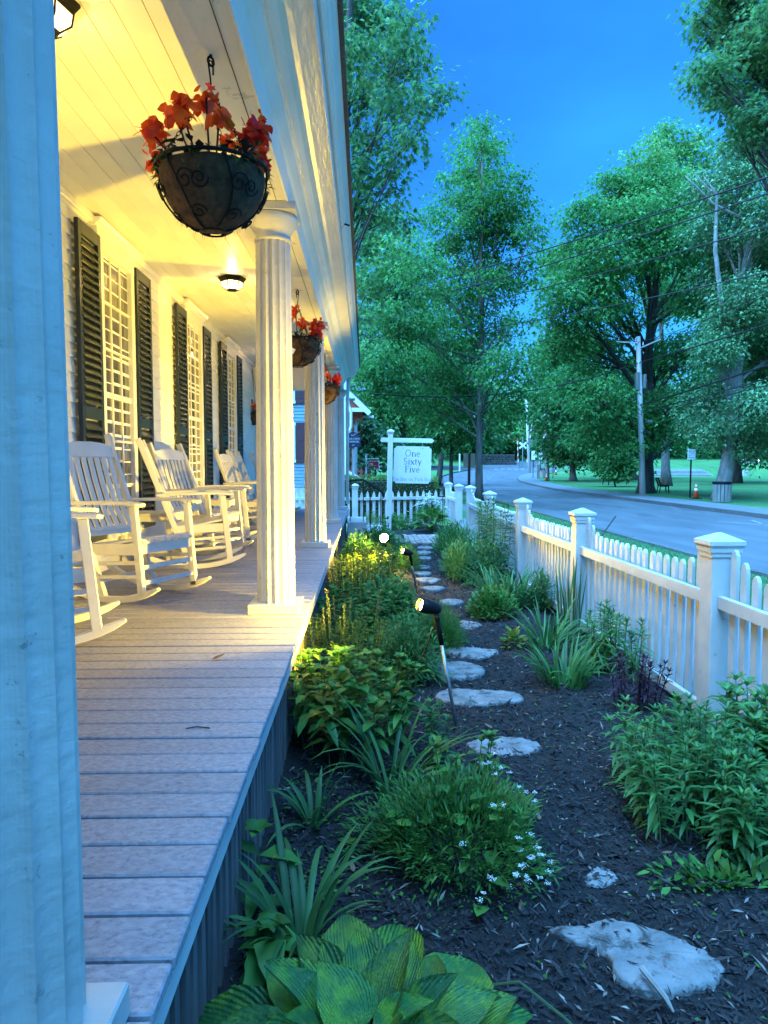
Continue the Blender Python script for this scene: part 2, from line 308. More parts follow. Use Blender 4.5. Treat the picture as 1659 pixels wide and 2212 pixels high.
# leaf templates: (along, across, lift) and faces
TPL = dict(
    diamond=([(0, 0, 0), (.45, -.5, .06), (1, 0, 0), (.45, .5, .06)], [(0, 1, 2, 3)]),
    fold=([(0, 0, 0), (.4, -.5, .10), (1, 0, -.06), (.4, .5, .10), (.45, 0, 0)], [(0, 1, 4), (1, 2, 4), (4, 2, 3), (0, 4, 3)]),
    lance=([(0, 0, 0), (.3, -.5, .05), (.3, 0, 0), (.3, .5, .05), (.7, -.36, .03), (.7, 0, 0), (.7, .36, .03), (1, 0, 0)],
           [(0, 1, 2), (0, 2, 3), (1, 4, 5, 2), (2, 5, 6, 3), (4, 7, 5), (5, 7, 6)]),
    maple=([(0, 0, 0), (.28, -.5, .06), (.48, -.2, .0), (1, 0, -.05), (.48, .2, .0), (.28, .5, .06)], [(0, 1, 2, 3), (0, 3, 4, 5)]),
    spray=([(0, 0, 0), (.45, -.15, .02), (1, -.05, 0), (.5, .12, 0), (.42, .06, 0), (.78, .48, .03), (.30, .30, 0), (.42, -.06, 0), (.70, -.55, .03), (.28, -.30, 0), (.30, .62, -.05), (.10, .25, 0), (.30, -.65, -.05), (.08, -.22, 0)],
           [(0, 1, 2, 3), (0, 4, 5, 6), (0, 9, 8, 7), (0, 6, 10, 11), (0, 13, 12, 9)]),
)
def leaves(P, D, L, Wd, tpl='fold', droop=0.0, up=None):
    """many leaves: bases P, directions D (n,3), lengths, widths"""
    n = len(P); D = unit(D); upv = np.tile([0, 0, 1.0], (n, 1)) if up is None else unit(up)
    S = np.cross(D, upv); bad = np.linalg.norm(S, axis=1) < 1e-3; S[bad] = [1, 0, 0]; S = unit(S); N = np.cross(S, D)
    tv, tf = TPL[tpl]; tv = np.array(tv); L = np.broadcast_to(np.asarray(L, float), (n,)); Wd = np.broadcast_to(np.asarray(Wd, float), (n,))
    V = (P[:, None, :] + D[:, None, :] * (tv[None, :, 0:1] * L[:, None, None]) + S[:, None, :] * (tv[None, :, 1:2] * Wd[:, None, None]) + N[:, None, :] * (tv[None, :, 2:3] * L[:, None, None]))
    if np.any(droop): V[:, :, 2] -= np.broadcast_to(np.asarray(droop, float), (n,))[:, None] * (tv[None, :, 0] ** 2) * L[:, None]
    k = len(tv); base = (np.arange(n) * k)[:, None]
    by = {}
    for f in tf: by.setdefault(len(f), []).append(f)
    return V.reshape(-1, 3), [np.concatenate([base + np.array(f)[None] for f in fs]) for fs in by.values()]
def straps(P, az, L, Wd, lean, arch, seg=7, fold=0.18):
    """arching blades; az heading, lean start angle from vertical, arch total bend"""
    n = len(P); V = np.zeros((n, seg + 1, 3, 3)); p = P.copy(); h = np.stack([np.cos(az), np.sin(az), 0 * az], 1); s = np.stack([-np.sin(az), np.cos(az), 0 * az], 1)
    for i in range(seg + 1):
        t = i / seg; ang = lean + arch * t ** 1.6
        d = h * np.sin(ang)[:, None] + np.array([0, 0, 1.0]) * np.cos(ang)[:, None]; nn = np.cross(s, d)
        w = Wd * (0.75 + 0.5 * t if t < 0.4 else 0.95) * (1 - max(0, (t - 0.45) / 0.55) ** 1.7)
        if i: p = p + d * (L / seg)[:, None]
        V[:, i, 0] = p - s * (w / 2)[:, None]; V[:, i, 1] = p + nn * (w * fold)[:, None] * -1; V[:, i, 2] = p + s * (w / 2)[:, None]
    k = (seg + 1) * 3; base = (np.arange(n) * k)[:, None]; F = []
    for i in range(seg):
        for j in range(2): F.append(base + np.array([[i * 3 + j, i * 3 + j + 1, i * 3 + 4 + j, i * 3 + 3 + j]]))
    return V.reshape(-1, 3), [np.concatenate(F)]
def merge(parts):
    Vs = []; Fs = {}; k = 0
    for V, F in parts:
        Vs.append(V)
        for f in F: Fs.setdefault(f.shape[1], []).append(f + k)
        k += len(V)
    return np.concatenate(Vs), [np.concatenate(v) for v in Fs.values()]

def hosta_veins(m):
    nt = m.node_tree; b = nt.nodes['Principled BSDF']; old = b.inputs['Normal'].links[0].from_socket; N, L = nt.nodes.new, nt.links.new
    tc = N('ShaderNodeTexCoord'); sx = N('ShaderNodeSeparateXYZ'); L(tc.outputs['Object'], sx.inputs[0])
    # veins fan out from the stalk and run together again at the tip
    a = N('ShaderNodeMath'); a.operation = 'ADD'; a.inputs[1].default_value = .12; L(sx.outputs['X'], a.inputs[0])
    q = N('ShaderNodeMath'); q.operation = 'SUBTRACT'; q.inputs[0].default_value = 1.14; L(sx.outputs['X'], q.inputs[1])
    pr = N('ShaderNodeMath'); pr.operation = 'MULTIPLY'; L(a.outputs[0], pr.inputs[0]); L(q.outputs[0], pr.inputs[1])
    sq = N('ShaderNodeMath'); sq.operation = 'POWER'; sq.inputs[1].default_value = .5; L(pr.outputs[0], sq.inputs[0])
    d = N('ShaderNodeMath'); d.operation = 'DIVIDE'; L(sx.outputs['Y'], d.inputs[0]); L(sq.outputs[0], d.inputs[1])
    s = N('ShaderNodeMath'); s.operation = 'MULTIPLY'; s.inputs[1].default_value = 95; L(d.outputs[0], s.inputs[0])
    c = N('ShaderNodeMath'); c.operation = 'COSINE'; L(s.outputs[0], c.inputs[0])
    bm = N('ShaderNodeBump'); bm.inputs['Strength'].default_value = .38; bm.inputs['Distance'].default_value = .006; L(c.outputs[0], bm.inputs['Height']); L(old, bm.inputs['Normal']); L(bm.outputs[0], b.inputs['Normal'])
hosta_veins(LF['hosta'])

# ================================================================== ground, road, park
def ss(a, b, x):
    t = np.clip((np.asarray(x, float) - a) / (b - a), 0, 1); return t * t * (3 - 2 * t)
def road_z(y): y = np.asarray(y, float); return -.25 + np.where(y < 55, 0, 1.6 * ((np.minimum(y, 125) - 55) / 70) ** 2 + np.maximum(0, y - 125) * .0457)
def ground_z(x, y):
    x = np.asarray(x, float); y = np.asarray(y, float); rz = road_z(y)
    w = 1 - ss(26, 40, x)
    park = -.12 + .25 * ss(50, 95, y) + 1.4 * ss(96.5, 102, y) + np.maximum(0, y - 125) * .0457
    z = rz * w + park * (1 - w)
    side = np.where((x > 12) & (x < 26), .12 * (1 - ss(85, 100, y)), 0)                # park edge stands a kerb above the road
    left = (1 - ss(2.2, 6.0, x)) * (.24 + .0 * y) * (1 - ss(95, 120, y))
    hill = ss(132, 175, y) * 5.0 * (1 - ss(14, 34, x))
    return z + side * w + left + hill
ROAD_L = [(-40, 6.1), (45, 6.1), (65, 6.9), (84, 8.4), (100, 12), (108, 14.8), (113.5, 17)]
ROAD_R = [(-40, 13.2), (40, 13.2), (50, 13.3), (58, 14.1), (73, 15.6), (81, 17.0), (88, 18.7), (94, 20.4), (101, 23.5), (107, 28), (113.5, 36)]
def xl(y): return float(np.interp(y, *zip(*ROAD_L)))
def xr(y): return float(np.interp(y, *zip(*ROAD_R)))
def sheet(name, ys, xa, xb, dz, m, n=8, kind='structure', zf=None):
    V = []; F = []
    for i, y in enumerate(ys):
        a, b = xa(y), xb(y)
        for j in range(n + 1):
            x = a + (b - a) * j / n; V.append((x, y, float((zf or ground_z)(x, y)) + dz))
    for i in range(len(ys) - 1):
        for j in range(n): k = i * (n + 1) + j; F.append((k, k + 1, k + n + 2, k + n + 1))
    mb = MB(); mb.add(V, F); o = mb.obj(name, m, smooth=True); return tag(o, kind=kind)
# terrain sheet (lawns), pressed down under the paved surfaces
gx = np.concatenate([np.linspace(-140, -10, 40), np.linspace(-9, 60, 120), np.linspace(62, 330, 60)]); gy = np.concatenate([np.linspace(-40, 0, 14), np.linspace(1, 140, 120), np.linspace(144, 420, 60)])
X_, Y_ = np.meshgrid(gx, gy); Z_ = ground_z(X_, Y_)
XL = np.interp(gy, *zip(*ROAD_L))[:, None]; XR = np.interp(gy, *zip(*ROAD_R))[:, None]
Z_ = Z_ - 0.22 * ((X_ > XL - .35) & (X_ < XR + 1.3) & (Y_ < 113)) - 0.35 * ((X_ < 4.2) & (X_ > -12) & (Y_ < 21.0)) - .12 * ((Y_ > 112.5) & (Y_ < 129)) * (X_ < 60)
V = np.stack([X_, Y_, Z_], -1).reshape(-1, 3); nx = len(gx); i, j = np.meshgrid(np.arange(len(gy) - 1), np.arange(nx - 1), indexing='ij'); k = (i * nx + j).ravel()
tag(link('lawn', np_mesh('lawn', V, [np.stack([k, k + 1, k + nx + 1, k + nx], 1)], mt['lawn'], True)), kind='structure')
ry = [-40 + 2.0 * i for i in range(77)] + [113.5]
sheet('road', ry, lambda y: xl(y), lambda y: xr(y), 0.012, mt['asphalt'], zf=lambda x, y: road_z(y))
sheet('cross_street', [113.2, 117, 121, 125, 128.5], lambda y: -60, lambda y: 75, 0.02, mt['asphalt'], n=40, zf=lambda x, y: road_z(y) + .004)
def fx(y): return float(np.interp(y, [128, 150, 175, 200, 240], [25.5, 35, 45, 55, 72]))
sheet('far_road', [128 + 4 * i for i in range(26)], lambda y: fx(y) - 4.5, lambda y: fx(y) + 5, 0.03, mt['asphalt'])
sheet('pavement', [y for y in ry if y < 104], lambda y: xr(y) + .16, lambda y: xr(y) + (2.0 if y < 60 else 2.0 + (y - 60) * .018), 0.03, mt['walk'], zf=lambda x, y: road_z(y) + .12)
sheet('near_pavement', [-20, 0, 5, 10, 15, 20, 26, 34, 45], lambda y: 2.3, lambda y: 4.1, 0.0, mt['walk'], zf=lambda x, y: -.085 + 0 * y)
sheet('verge', [-20, 0, 5, 10, 15, 20, 26, 34, 45], lambda y: 4.1, lambda y: 6.1, 0.0, mt['lawn'], zf=lambda x, y: -.10 - .012 * (x - 4.1) * 2)
# kerb: granite stones, each its own piece of the kerb
def kerb(name, fx_, ya, yb, L0, z0, side):
    root = None; y = ya; ms = []
    k = thing(name, None, None); tag(k, kind='structure')
    while y < yb:
        L = L0 * random.uniform(.8, 1.2); y2 = min(y + L, yb)
        a = Vector((fx_(y) + .08 * side, y + .006, float(road_z(y)) + .06)); b = Vector((fx_(y2) + .08 * side, y2 - .006, float(road_z(y2)) + .06))
        MB().bar(a, b, .15, .19 + random.uniform(-.008, .008)).obj('kerb_stone', mt['granite'], k); y = y2
    return k
kerb('kerb', xr, 14, 104, 2.0, 0, 1)
kerb('near_kerb', xl, 6, 112, 2.6, 0, -1)
# crosswalk bars and worn lane dashes
cw = thing('crosswalk', None, None); tag(cw, kind='structure')
for i in range(9):
    x = 20.6 + i * 1.05; z = float(road_z(114.9)) + .03
    MB().hexa([(x, 114.0, float(road_z(114.0)) + .034), (x + .6, 114.0, float(road_z(114.0)) + .034), (x + .6, 116, float(road_z(116)) + .034), (x, 116, float(road_z(116)) + .034), (x, 114.0, float(road_z(114.0)) + .040), (x + .6, 114, float(road_z(114.0)) + .040), (x + .6, 116, float(road_z(116)) + .040), (x, 116, float(road_z(116)) + .040)]).obj('painted_bar', mt['paint'], cw)
ln = thing('lane_line', None, None); tag(ln, kind='structure')
for (x, y, l, w, s) in [(11.8, 20.5, 1.7, .09, -.5), (11.9, 21.4, 1.3, .09, .3), (10.2, 62, 1.6, .12, .05), (11.2, 68, 1.6, .12, .08), (12.3, 74, 1.6, .12, .12), (13.6, 80, 1.6, .12, .2), (15, 87, 1.6, .12, .25), (9.7, 52, 1.8, .10, .02), (16.8, 95, 1.6, .12, .4), (9.6, 40, 1.5, .10, 0)]:
    z = float(road_z(y)) + .020; z2 = float(road_z(y + l)) + .020; sx = s * l
    MB().hexa([(x, y, z), (x + w, y, z), (x + w + sx, y + l, z2), (x + sx, y + l, z2), (x, y, z + .004), (x + w, y, z + .004), (x + w + sx, y + l, z2 + .004), (x + sx, y + l, z2 + .004)]).obj('painted_dash', mt['paint'], ln)
# garden bed: uneven dark mulch
gxx = np.arange(-.42, 2.16, .03); gyy = np.concatenate([np.arange(.2, 7, .03), np.arange(7, 20.6, .10)])
X_, Y_ = np.meshgrid(gxx, gyy)
def bedz(x, y):
    x = np.asarray(x, float); y = np.asarray(y, float)
    return .012 * np.sin(3.1 * x + 1.7 * y) + .010 * np.sin(6.3 * y - 2.2 * x + 1) + .006 * np.sin(17 * x + 5) * np.sin(13 * y + 2) + .03 * (1 - ss(-.4, .1, x)) - .02 * ss(1.7, 2.1, x)
Z_ = bedz(X_, Y_) + RNG.normal(0, .004, X_.shape)
nx = len(gxx); i, j = np.meshgrid(np.arange(len(gyy) - 1), np.arange(nx - 1), indexing='ij'); k = (i * nx + j).ravel()
tag(link('garden_bed', np_mesh('garden_bed', np.stack([X_, Y_, Z_], -1).reshape(-1, 3), [np.stack([k, k + 1, k + nx + 1, k + nx], 1)], mt['mulch'], True)), kind='structure')
# shredded bark chips
n = 95000
yy = 1.2 + 13.0 * RNG.random(n) ** 1.9; xx = RNG.uniform(-.38, 2.05, n)
P = np.stack([xx, yy, bedz(xx, yy) + RNG.uniform(.0, .016, n)], 1)
th = RNG.uniform(0, 2 * np.pi, n); tilt = RNG.normal(0, .28, n); D = np.stack([np.cos(th) * np.cos(tilt), np.sin(th) * np.cos(tilt), np.sin(tilt)], 1)
upn = np.stack([RNG.normal(0, .45, n), RNG.normal(0, .45, n), np.ones(n)], 1)
L = np.exp(RNG.normal(np.log(.024), .5, n)).clip(.010, .09); Wd = (L * RNG.uniform(.14, .36, n)).clip(.003, .011)
V, F = leaves(P, D, L, Wd, 'diamond', 0, upn)
tag(link('bark_mulch', np_mesh('bark_mulch', V, F, mt['chip'])), kind='stuff')
# stone edging under the street fence
MB().box((2.17, 6.5, -.03), (.20, 26, .13)).obj('fence_footing', mt['granite']); tag(bpy.data.objects['fence_footing'], kind='structure')
# brick walk from the porch steps to the gate opening
bw = thing('brick_walk', None, None); tag(bw, kind='structure')
MB().box((1.15, 14.45, -.02), (3.0, 1.75, .05)).obj('walk_bed', mt['soil'], bw)
bme = MB().box((0, 0, 0), (.095, .195, .05)).mesh('walk_brick', mt['brick_walk'], bevel=.004)
for r in range(8):
    for c in range(30):
        y = 13.66 + r * .205 + (.1025 if c % 2 else 0); x = -.30 + c * .102
        if y > 15.4: continue
        link('brick', bme, bw, (x, y, .028 + random.uniform(-.004, .004)), (random.uniform(-.015, .015), random.uniform(-.015, .015), random.uniform(-.02, .02)))

# ================================================================== the inn
inn = thing('inn_building', 'white clapboard inn with columned front porch, dark green shutters and grey deck', 'inn')
WX = -2.30; FZ = 0.6; Y0 = -3.6; Y1 = 15.42; SOF = 3.07; CEIL = 3.60
floor = MB().box((-1.35, 5.85, .53), (1.9, 19.0, .06)).obj('porch_floor', mt['dark'], inn)  # near-black slab paints the shade seen through the plank gaps
me = MB().box((0, 0, 0), (1.94, .1265, .028)).mesh('deck_plank', mt['plank'], bevel=.004)
y = Y0 - .2
while y < Y1:
    link('plank', me, floor, (-1.325 + random.uniform(-.004, .004), y + .068, FZ - .014 + random.uniform(-.0015, .0015)), (0, 0, random.uniform(-.0015, .0015))); y += .1375
MB().box((-.385, 5.8, .528), (.028, 19.2, .085)).obj('fascia_board', mt['fascia'], inn, bevel=.003)
MB().box((-1.3, Y1 + .02, .50), (1.95, .03, .13)).obj('fascia_board', mt['fascia'], inn)
sk = MB().box((-.47, 5.8, .22), (.02, 19.0, .50)).obj('porch_skirt', mt['dark'], inn)  # near-black sheet stands in for the shade behind the slats
me = MB().box((0, 0, 0), (.022, .038, .55)).mesh('skirt_slat', mt['skirt'])
y = -.6
while y < 15.3: link('skirt_slat', me, sk, (-.418 + random.uniform(-.003, .003), y, .225)); y += .078
# house wall with lapped clapboards
wall = MB().box((WX - .13, 5.6, 2.1), (.2, 19.6, 3.2)).obj('wall', mt['clap'], inn)  # near stretch behind the camera is unseen, added to block light
EXP = .117; bl = [(-.4, 5.2), (5.2, 10.6), (10.6, 15.3)]
meB = {}
for r in range(25):
    z = FZ + .12 + r * EXP
    off = [0, 1.3, -1.1][r % 3]
    cuts = [-4.0, 4.6 + off, 10.2 + off * .8, 15.3]
    for a, b in zip(cuts, cuts[1:]):
        L = b - a - .002; t = .016
        MB().hexa([(WX - .02, a, z), (WX + t, a, z), (WX + t, a + L, z), (WX - .02, a + L, z), (WX - .02, a, z + EXP + .012), (WX + .003, a, z + EXP + .012), (WX + .003, a + L, z + EXP + .012), (WX - .02, a + L, z + EXP + .012)]).obj('clapboard', mt['clap'], wall)
MB().box((WX + .012, 5.6, FZ + .06), (.05, 19.4, .12)).obj('baseboard', mt['trim'], wall)
MB().box((WX + .02, 5.6, CEIL - .035), (.06, 19.4, .07)).obj('crown_moulding', mt['trim'], wall, bevel=.01)
MB().box((WX + .01, 15.2, 2.1), (.14, .22, 3.0)).obj('corner_pilaster', mt['trim'], inn, bevel=.006)
MB().box((WX - .45, 15.36, 2.1), (.8, .1, 3.0)).obj('end_wall', mt['clap'], inn)
# ceiling boards
cl = MB().box((-1.45, 5.6, CEIL + .04), (1.9, 19.8, .05)).obj('porch_ceiling', mt['ceil'], inn)
w = .142; x = WX + .02
while x < -.70:
    for a, b in ((-4.2, 4.1 + random.uniform(-1, 1)), (None, 9.2 + random.uniform(-1, 1)), (None, 15.4)):
        a = last if a is None else a
        MB().box((x + w / 2, (a + b) / 2, CEIL + .008 + random.uniform(-.001, .001)), (w - .004, b - a - .003, .016)).obj('ceiling_board', mt['ceil'], cl, bevel=.0015); last = b
    x += w
# entablature: beam, mouldings, gutter, roof edge
MB().box((-.5725, 5.6, SOF + .27), (.225, 19.8, .54)).obj('porch_beam', mt['soffit'], inn)
MB().box((-.520, 5.6, SOF - .0015), (.0025, 19.8, .003)).obj('beam_joint', mt['dark'], inn)
MB().box((-1.43, 15.13, SOF + .27), (1.50, .225, .54)).obj('end_beam', mt['ceil'], inn)
prof = [(-.462, 3.065), (-.452, 3.065), (-.452, 3.235), (-.440, 3.25), (-.425, 3.28), (-.408, 3.315), (-.398, 3.32), (-.398, 3.335), (-.385, 3.335), (-.372, 3.342), (-.352, 3.352), (-.338, 3.372), (-.325, 3.385), (-.30, 3.39), (-.225, 3.392), (-.225, 3.40), (-.30, 3.45), (-.462, 3.45)]
MB().prism(prof, -4.3, 15.5).obj('entablature_moulding', mt['trim'], inn)
MB().box((-.214, 5.6, 3.45), (.020, 19.8, .13)).obj('eave_fascia', mt['trim'], inn)
gut = [(-.203, 3.500), (-.188, 3.492), (-.176, 3.500), (-.172, 3.515), (-.160, 3.525), (-.150, 3.545), (-.145, 3.575), (-.132, 3.60), (-.125, 3.61), (-.125, 3.632), (-.203, 3.632)]
g = MB().prism(gut, -4.3, 6.15).obj('gutter', mt['trim'], inn, smooth=False)
MB().prism(gut, 6.165, 15.55).obj('gutter', mt['trim'], inn)
MB().box((-.160, 6.158, 3.515), (.07, .012, .012), (0, .3, 0)).obj('gutter_strap', mt['iron'], inn)
MB().hexa([(-.100, -4.4, 3.633), (-.100, 15.6, 3.633), (-2.8, 15.6, 4.55), (-2.8, -4.4, 4.55), (-.100, -4.4, 3.655), (-.100, 15.6, 3.655), (-2.8, 15.6, 4.575), (-2.8, -4.4, 4.575)]).obj('porch_roof', mt['shingle'], inn)  # near end lengthened, unseen behind the camera, to block light
MB().box((-.112, 5.6, 3.622), (.02, 20.0, .02)).obj('drip_edge', mt['shingle'], inn)
MB().tube([(-.33, 15.45, 3.4), (-.36, 15.43, 3.1), (-.38, 15.42, 2.9), (-.38, 15.42, .7)], .035, 8).obj('downspout', mt['white'], inn, smooth=True)
# fluted Doric columns
NF = 16; SEG = 7
def flute(d): return lambda j: 1 - d * math.sin(math.pi * ((j % SEG) / SEG)) ** .8
sh = MB(); n = NF * SEG; pr = [(.118 - .012 * (i / 8) ** 1.4, .655 + 2.22 * i / 8) for i in range(9)]
sh.lathe(pr, n, mod=flute(.095)); sh_me = sh.mesh('column_shaft', mt['column'])
cap_me = MB().lathe([(.100, 2.865), (.112, 2.868), (.112, 2.885), (.106, 2.89), (.106, 2.915), (.118, 2.93), (.142, 2.965), (.152, 2.99), (.154, 3.012), (.145, 3.02)], 32).mesh('column_capital', mt['column'], smooth=True)
ab_me = MB().box((0, 0, 3.045), (.31, .31, .05)).mesh('column_abacus', mt['column'], bevel=.004)
pl_me = MB().box((0, 0, .632), (.315, .315, .058)).mesh('column_plinth', mt['column'], bevel=.004)
for i, (x, y) in enumerate([(-.548, 1.05), (-.562, 4.53), (-.562, 8.12), (-.55, 11.58), (-.545, 15.1)]):
    c = link('column', sh_me, inn, (x, y, 0), (0, 0, .07 + i * .4)); 
    for nm, m_ in (('capital', cap_me), ('abacus', ab_me), ('plinth', pl_me)):
        o = link(nm, m_, c); o.rotation_euler = (0, 0, -(.07 + i * .4)); o.location = Matrix.Rotation(-(.07 + i * .4), 3, 'Z') @ Vector((.0, -.055 if i == 0 and nm == 'plinth' else 0, 0))
# windows with pediment heads, panes in a muntin grid, louvred shutters
def window(yc, gw, sh_w, gap):
    w = MB().box((WX - .004, yc, 2.15), (.01, gw, 2.44)).obj('window', mt['curtain'], inn)
    zb, zt = .93, 3.34; ya, yb = yc - gw / 2, yc + gw / 2
    for s in (-1, 1): MB().box((WX + .028, yc + s * (gw / 2 + .045), (zb + zt) / 2), (.055, .09, zt - zb + .02)).obj('casing', mt['trim'], w, bevel=.004)
    MB().box((WX + .028, yc, 3.395), (.055, gw + .18, .09)).obj('casing', mt['trim'], w)
    MB().box((WX + .03, yc, 3.475), (.06, gw + .30, .07)).obj('head_board', mt['trim'], w)
    MB().prism([(WX, 3.512), (WX + .062, 3.512), (WX + .075, 3.53), (WX + .10, 3.545), (WX + .115, 3.575), (WX, 3.575)], yc - gw / 2 - .20, yc + gw / 2 + .20).obj('head_moulding', mt['trim'], w)
    MB().box((WX + .045, yc, zb - .03), (.10, gw + .22, .045)).obj('sill', mt['trim'], w, bevel=.004)
    rows, cols = 6, 3; ph = (zt - zb) / rows; pw = gw / cols
    for r in range(rows):
        for c in range(cols):
            MB().box((WX + .012 + random.uniform(-.001, .001), ya + (c + .5) * pw, zb + (r + .5) * ph), (.004, pw - .022, ph - .024), (random.uniform(-.0015, .0015), 0, random.uniform(-.002, .002))).obj('pane', mt['glass'], w)
    mz = MB()
    for r in range(1, rows): MB().box((WX + .020, yc, zb + r * ph), (.024, gw, .05 if r == 3 else .022)).obj('muntin', mt['trim'], w)
    for c in range(1, cols): MB().box((WX + .018, ya + c * pw, (zb + zt) / 2), (.020, .022, zt - zb)).obj('muntin', mt['trim'], w)
    for s in (-1, 1):
        y = yc + s * (gw / 2 + .09 + sh_w / 2 + gap)
        shutter(y, sh_w, s)
def shutter(y, w, s):
    zb, zt = .88, 3.44; x = WX + .055
    f = MB()
    for q in (-1, 1): f.box((x, y + q * (w / 2 - .03), (zb + zt) / 2), (.034, .06, zt - zb))
    for z, h in ((zb + .06, .12), (1.94, .10), (zt - .05, .10)): f.box((x, y, z), (.033, w - .12, h))
    o = f.obj('shutter', mt['shutter'], inn, bevel=.003)
    key = round(w, 3)
    if key not in LOUV: LOUV[key] = MB().box((0, 0, 0), (.009, w - .118, .082), (0, R(-30), 0)).mesh('shutter_louvre', mt['shutter'])
    for a, b in ((zb + .14, 1.87), (2.01, zt - .12)):
        n = int((b - a) / .062)
        for i in range(n): link('louvre', LOUV[key], o, (x + .002, y, a + (i + .5) * (b - a) / n))
LOUV = {}
window(6.76, .74, .48, .02); window(9.72, .74, .48, .02); window(12.36, .74, .48, .02)
# concrete steps and iron handrails down to the brick walk
st = thing('porch_steps', 'pale concrete steps from the porch edge to the brick walk', 'steps', (0, 0, 0))
for i, (x0, x1, z) in enumerate([(-.355, 0.02, .40), (0.02, .38, .22)]): MB().box(((x0 + x1) / 2, 15.0, z / 2), (x1 - x0 - .003, 1.5, z)).obj('step', mt['concrete'], st, bevel=.01)
for i, (y, lab) in enumerate([(14.35, 'black iron handrail on the near side of the porch steps'), (15.68, 'black iron handrail on the far side of the porch steps by the picket fence')]):
    h = thing('handrail', lab, 'handrail', (0, y, 0), 0, 'iron handrails at the porch steps')
    MB().tube([(-.33, 0, 1.20), (-.05, 0, 1.22), (.12, 0, 1.12), (.34, 0, .97), (.38, 0, .90), (.35, 0, .86)], .012, 8).obj('rail', mt['iron'], h, smooth=True)
    for x, zt, zb in ((-.30, 1.2, .40), (-.04, 1.21, .22), (.10, 1.12, .22), (.33, .97, .02)): MB().tube([(x, 0, zb), (x, 0, zt)], .008, 6).obj('baluster', mt['iron'], h)

# ================================================================== picket fences
fence = thing('picket_fence', 'long white picket fence with capped posts between the garden bed and the street', 'fence')
PK = MB().prism([(-.031, 0), (.031, 0), (.031, .83), (.027, .855), (.016, .874), (0, .882), (-.016, .874), (-.027, .855), (-.031, .83)], -.010, .010).mesh('picket', mt['fence'])
def rot_mesh(me): 
    me.transform(Matrix.Rotation(R(90), 4, 'Z')); me.update(); return me
rot_mesh(PK)
post_me = MB().box((0, 0, .50), (.15, .15, 1.04)).mesh('fence_post', mt['fence'], bevel=.004)
cap_m = MB()
for (w, z0, z1) in ((.168, .985, 1.012), (.182, 1.012, 1.035), (.205, 1.052, 1.075)): cap_m.box((0, 0, (z0 + z1) / 2), (w, w, z1 - z0))
def frus(mb, w0, z0, w1, z1): a, b = w0 / 2, w1 / 2; mb.hexa([(-a, -a, z0), (a, -a, z0), (a, a, z0), (-a, a, z0), (-b, -b, z1), (b, -b, z1), (b, b, z1), (-b, b, z1)])
frus(cap_m, .182, 1.035, .205, 1.052); frus(cap_m, .205, 1.075, .02, 1.118)
capm = cap_m.mesh('post_cap', mt['fence'])
posts = [(2.05, 1.45, 0.0)]
for (px, py, y) in [(1555, 1150, 4.06), (1258, 1097, 6.62), (1130, 1075, 9.15), (1058, 1060, 11.7), (1016, 1048, 14.25)]:
    p = at(px, py, y); posts.append((p.x, y, p.z - 1.118))
def fpost(parent, x, y, z, s=1.0):
    o = link('post', post_me, parent, (x, y, z), (0, 0, random.uniform(-.01, .01)), (s, s, 1)); link('post_cap', capm, o); return o
for x, y, z in posts: fpost(fence, x, y, z)
def bay(parent, a, b, axis='y', pitch=.1185, scallop=True, kick=0):
    A, B = Vector(a), Vector(b); d = (B - A); L = d.length; d.normalize(); yaw = math.atan2(d.y, d.x) - math.pi / 2
    nrm = Vector((-d.y, d.x, 0))     # towards the garden
    for zc, h in ((.728, .075), (.055, .075)):
        MB().bar(A + d * .077 + nrm * .022 + Vector((0, 0, zc)), B - d * .077 + nrm * .022 + Vector((0, 0, zc)), .036, h).obj('rail', mt['fence'], parent, bevel=.003)
    n = max(2, round((L - .17) / pitch)); st = (L - .17) / n
    for i in range(n):
        s = .085 + (i + .5) * st; t = min(i, n - 1 - i)
        e = {0: .135, 1: .075, 2: .025}.get(t, 0) if scallop else 0
        p = A + d * s - nrm * (.006 + .012)
        link('picket', PK, parent, (p.x, p.y, p.z + .018 + random.uniform(-.004, .004)), (random.uniform(-.006, .006), random.uniform(-.008, .008), yaw + random.uniform(-.02, .02)), (1, 1, 1 + e / .88))
for a, b in zip(posts, posts[1:]): bay(fence, a, b)
f2 = thing('picket_fence', 'white picket fence with pointed slats crossing behind the hanging inn sign', 'fence')
p6 = at(991, 1045, 16.1); p7 = at(969, 1041, 18.2)
P6 = (p6.x, 16.1, p6.z - 1.118); P7 = (p7.x, 18.2, p7.z - 1.118); PLc = (-.26, 18.35, -.06); PLL = (-1.9, 18.45, -.06)
for q in (P6, P7, PLc): fpost(f2, *q)
bay(f2, P6, P7)
PK_old = PK
PK = rot_mesh(MB().prism([(-.036, 0), (.036, 0), (.036, .80), (.030, .835), (0, .905), (-.030, .835), (-.036, .80)], -.010, .010).mesh('pointed_picket', mt['fence']))
bay(f2, P7, PLc, pitch=.155, scallop=False); bay(f2, PLc, PLL, pitch=.155, scallop=False)

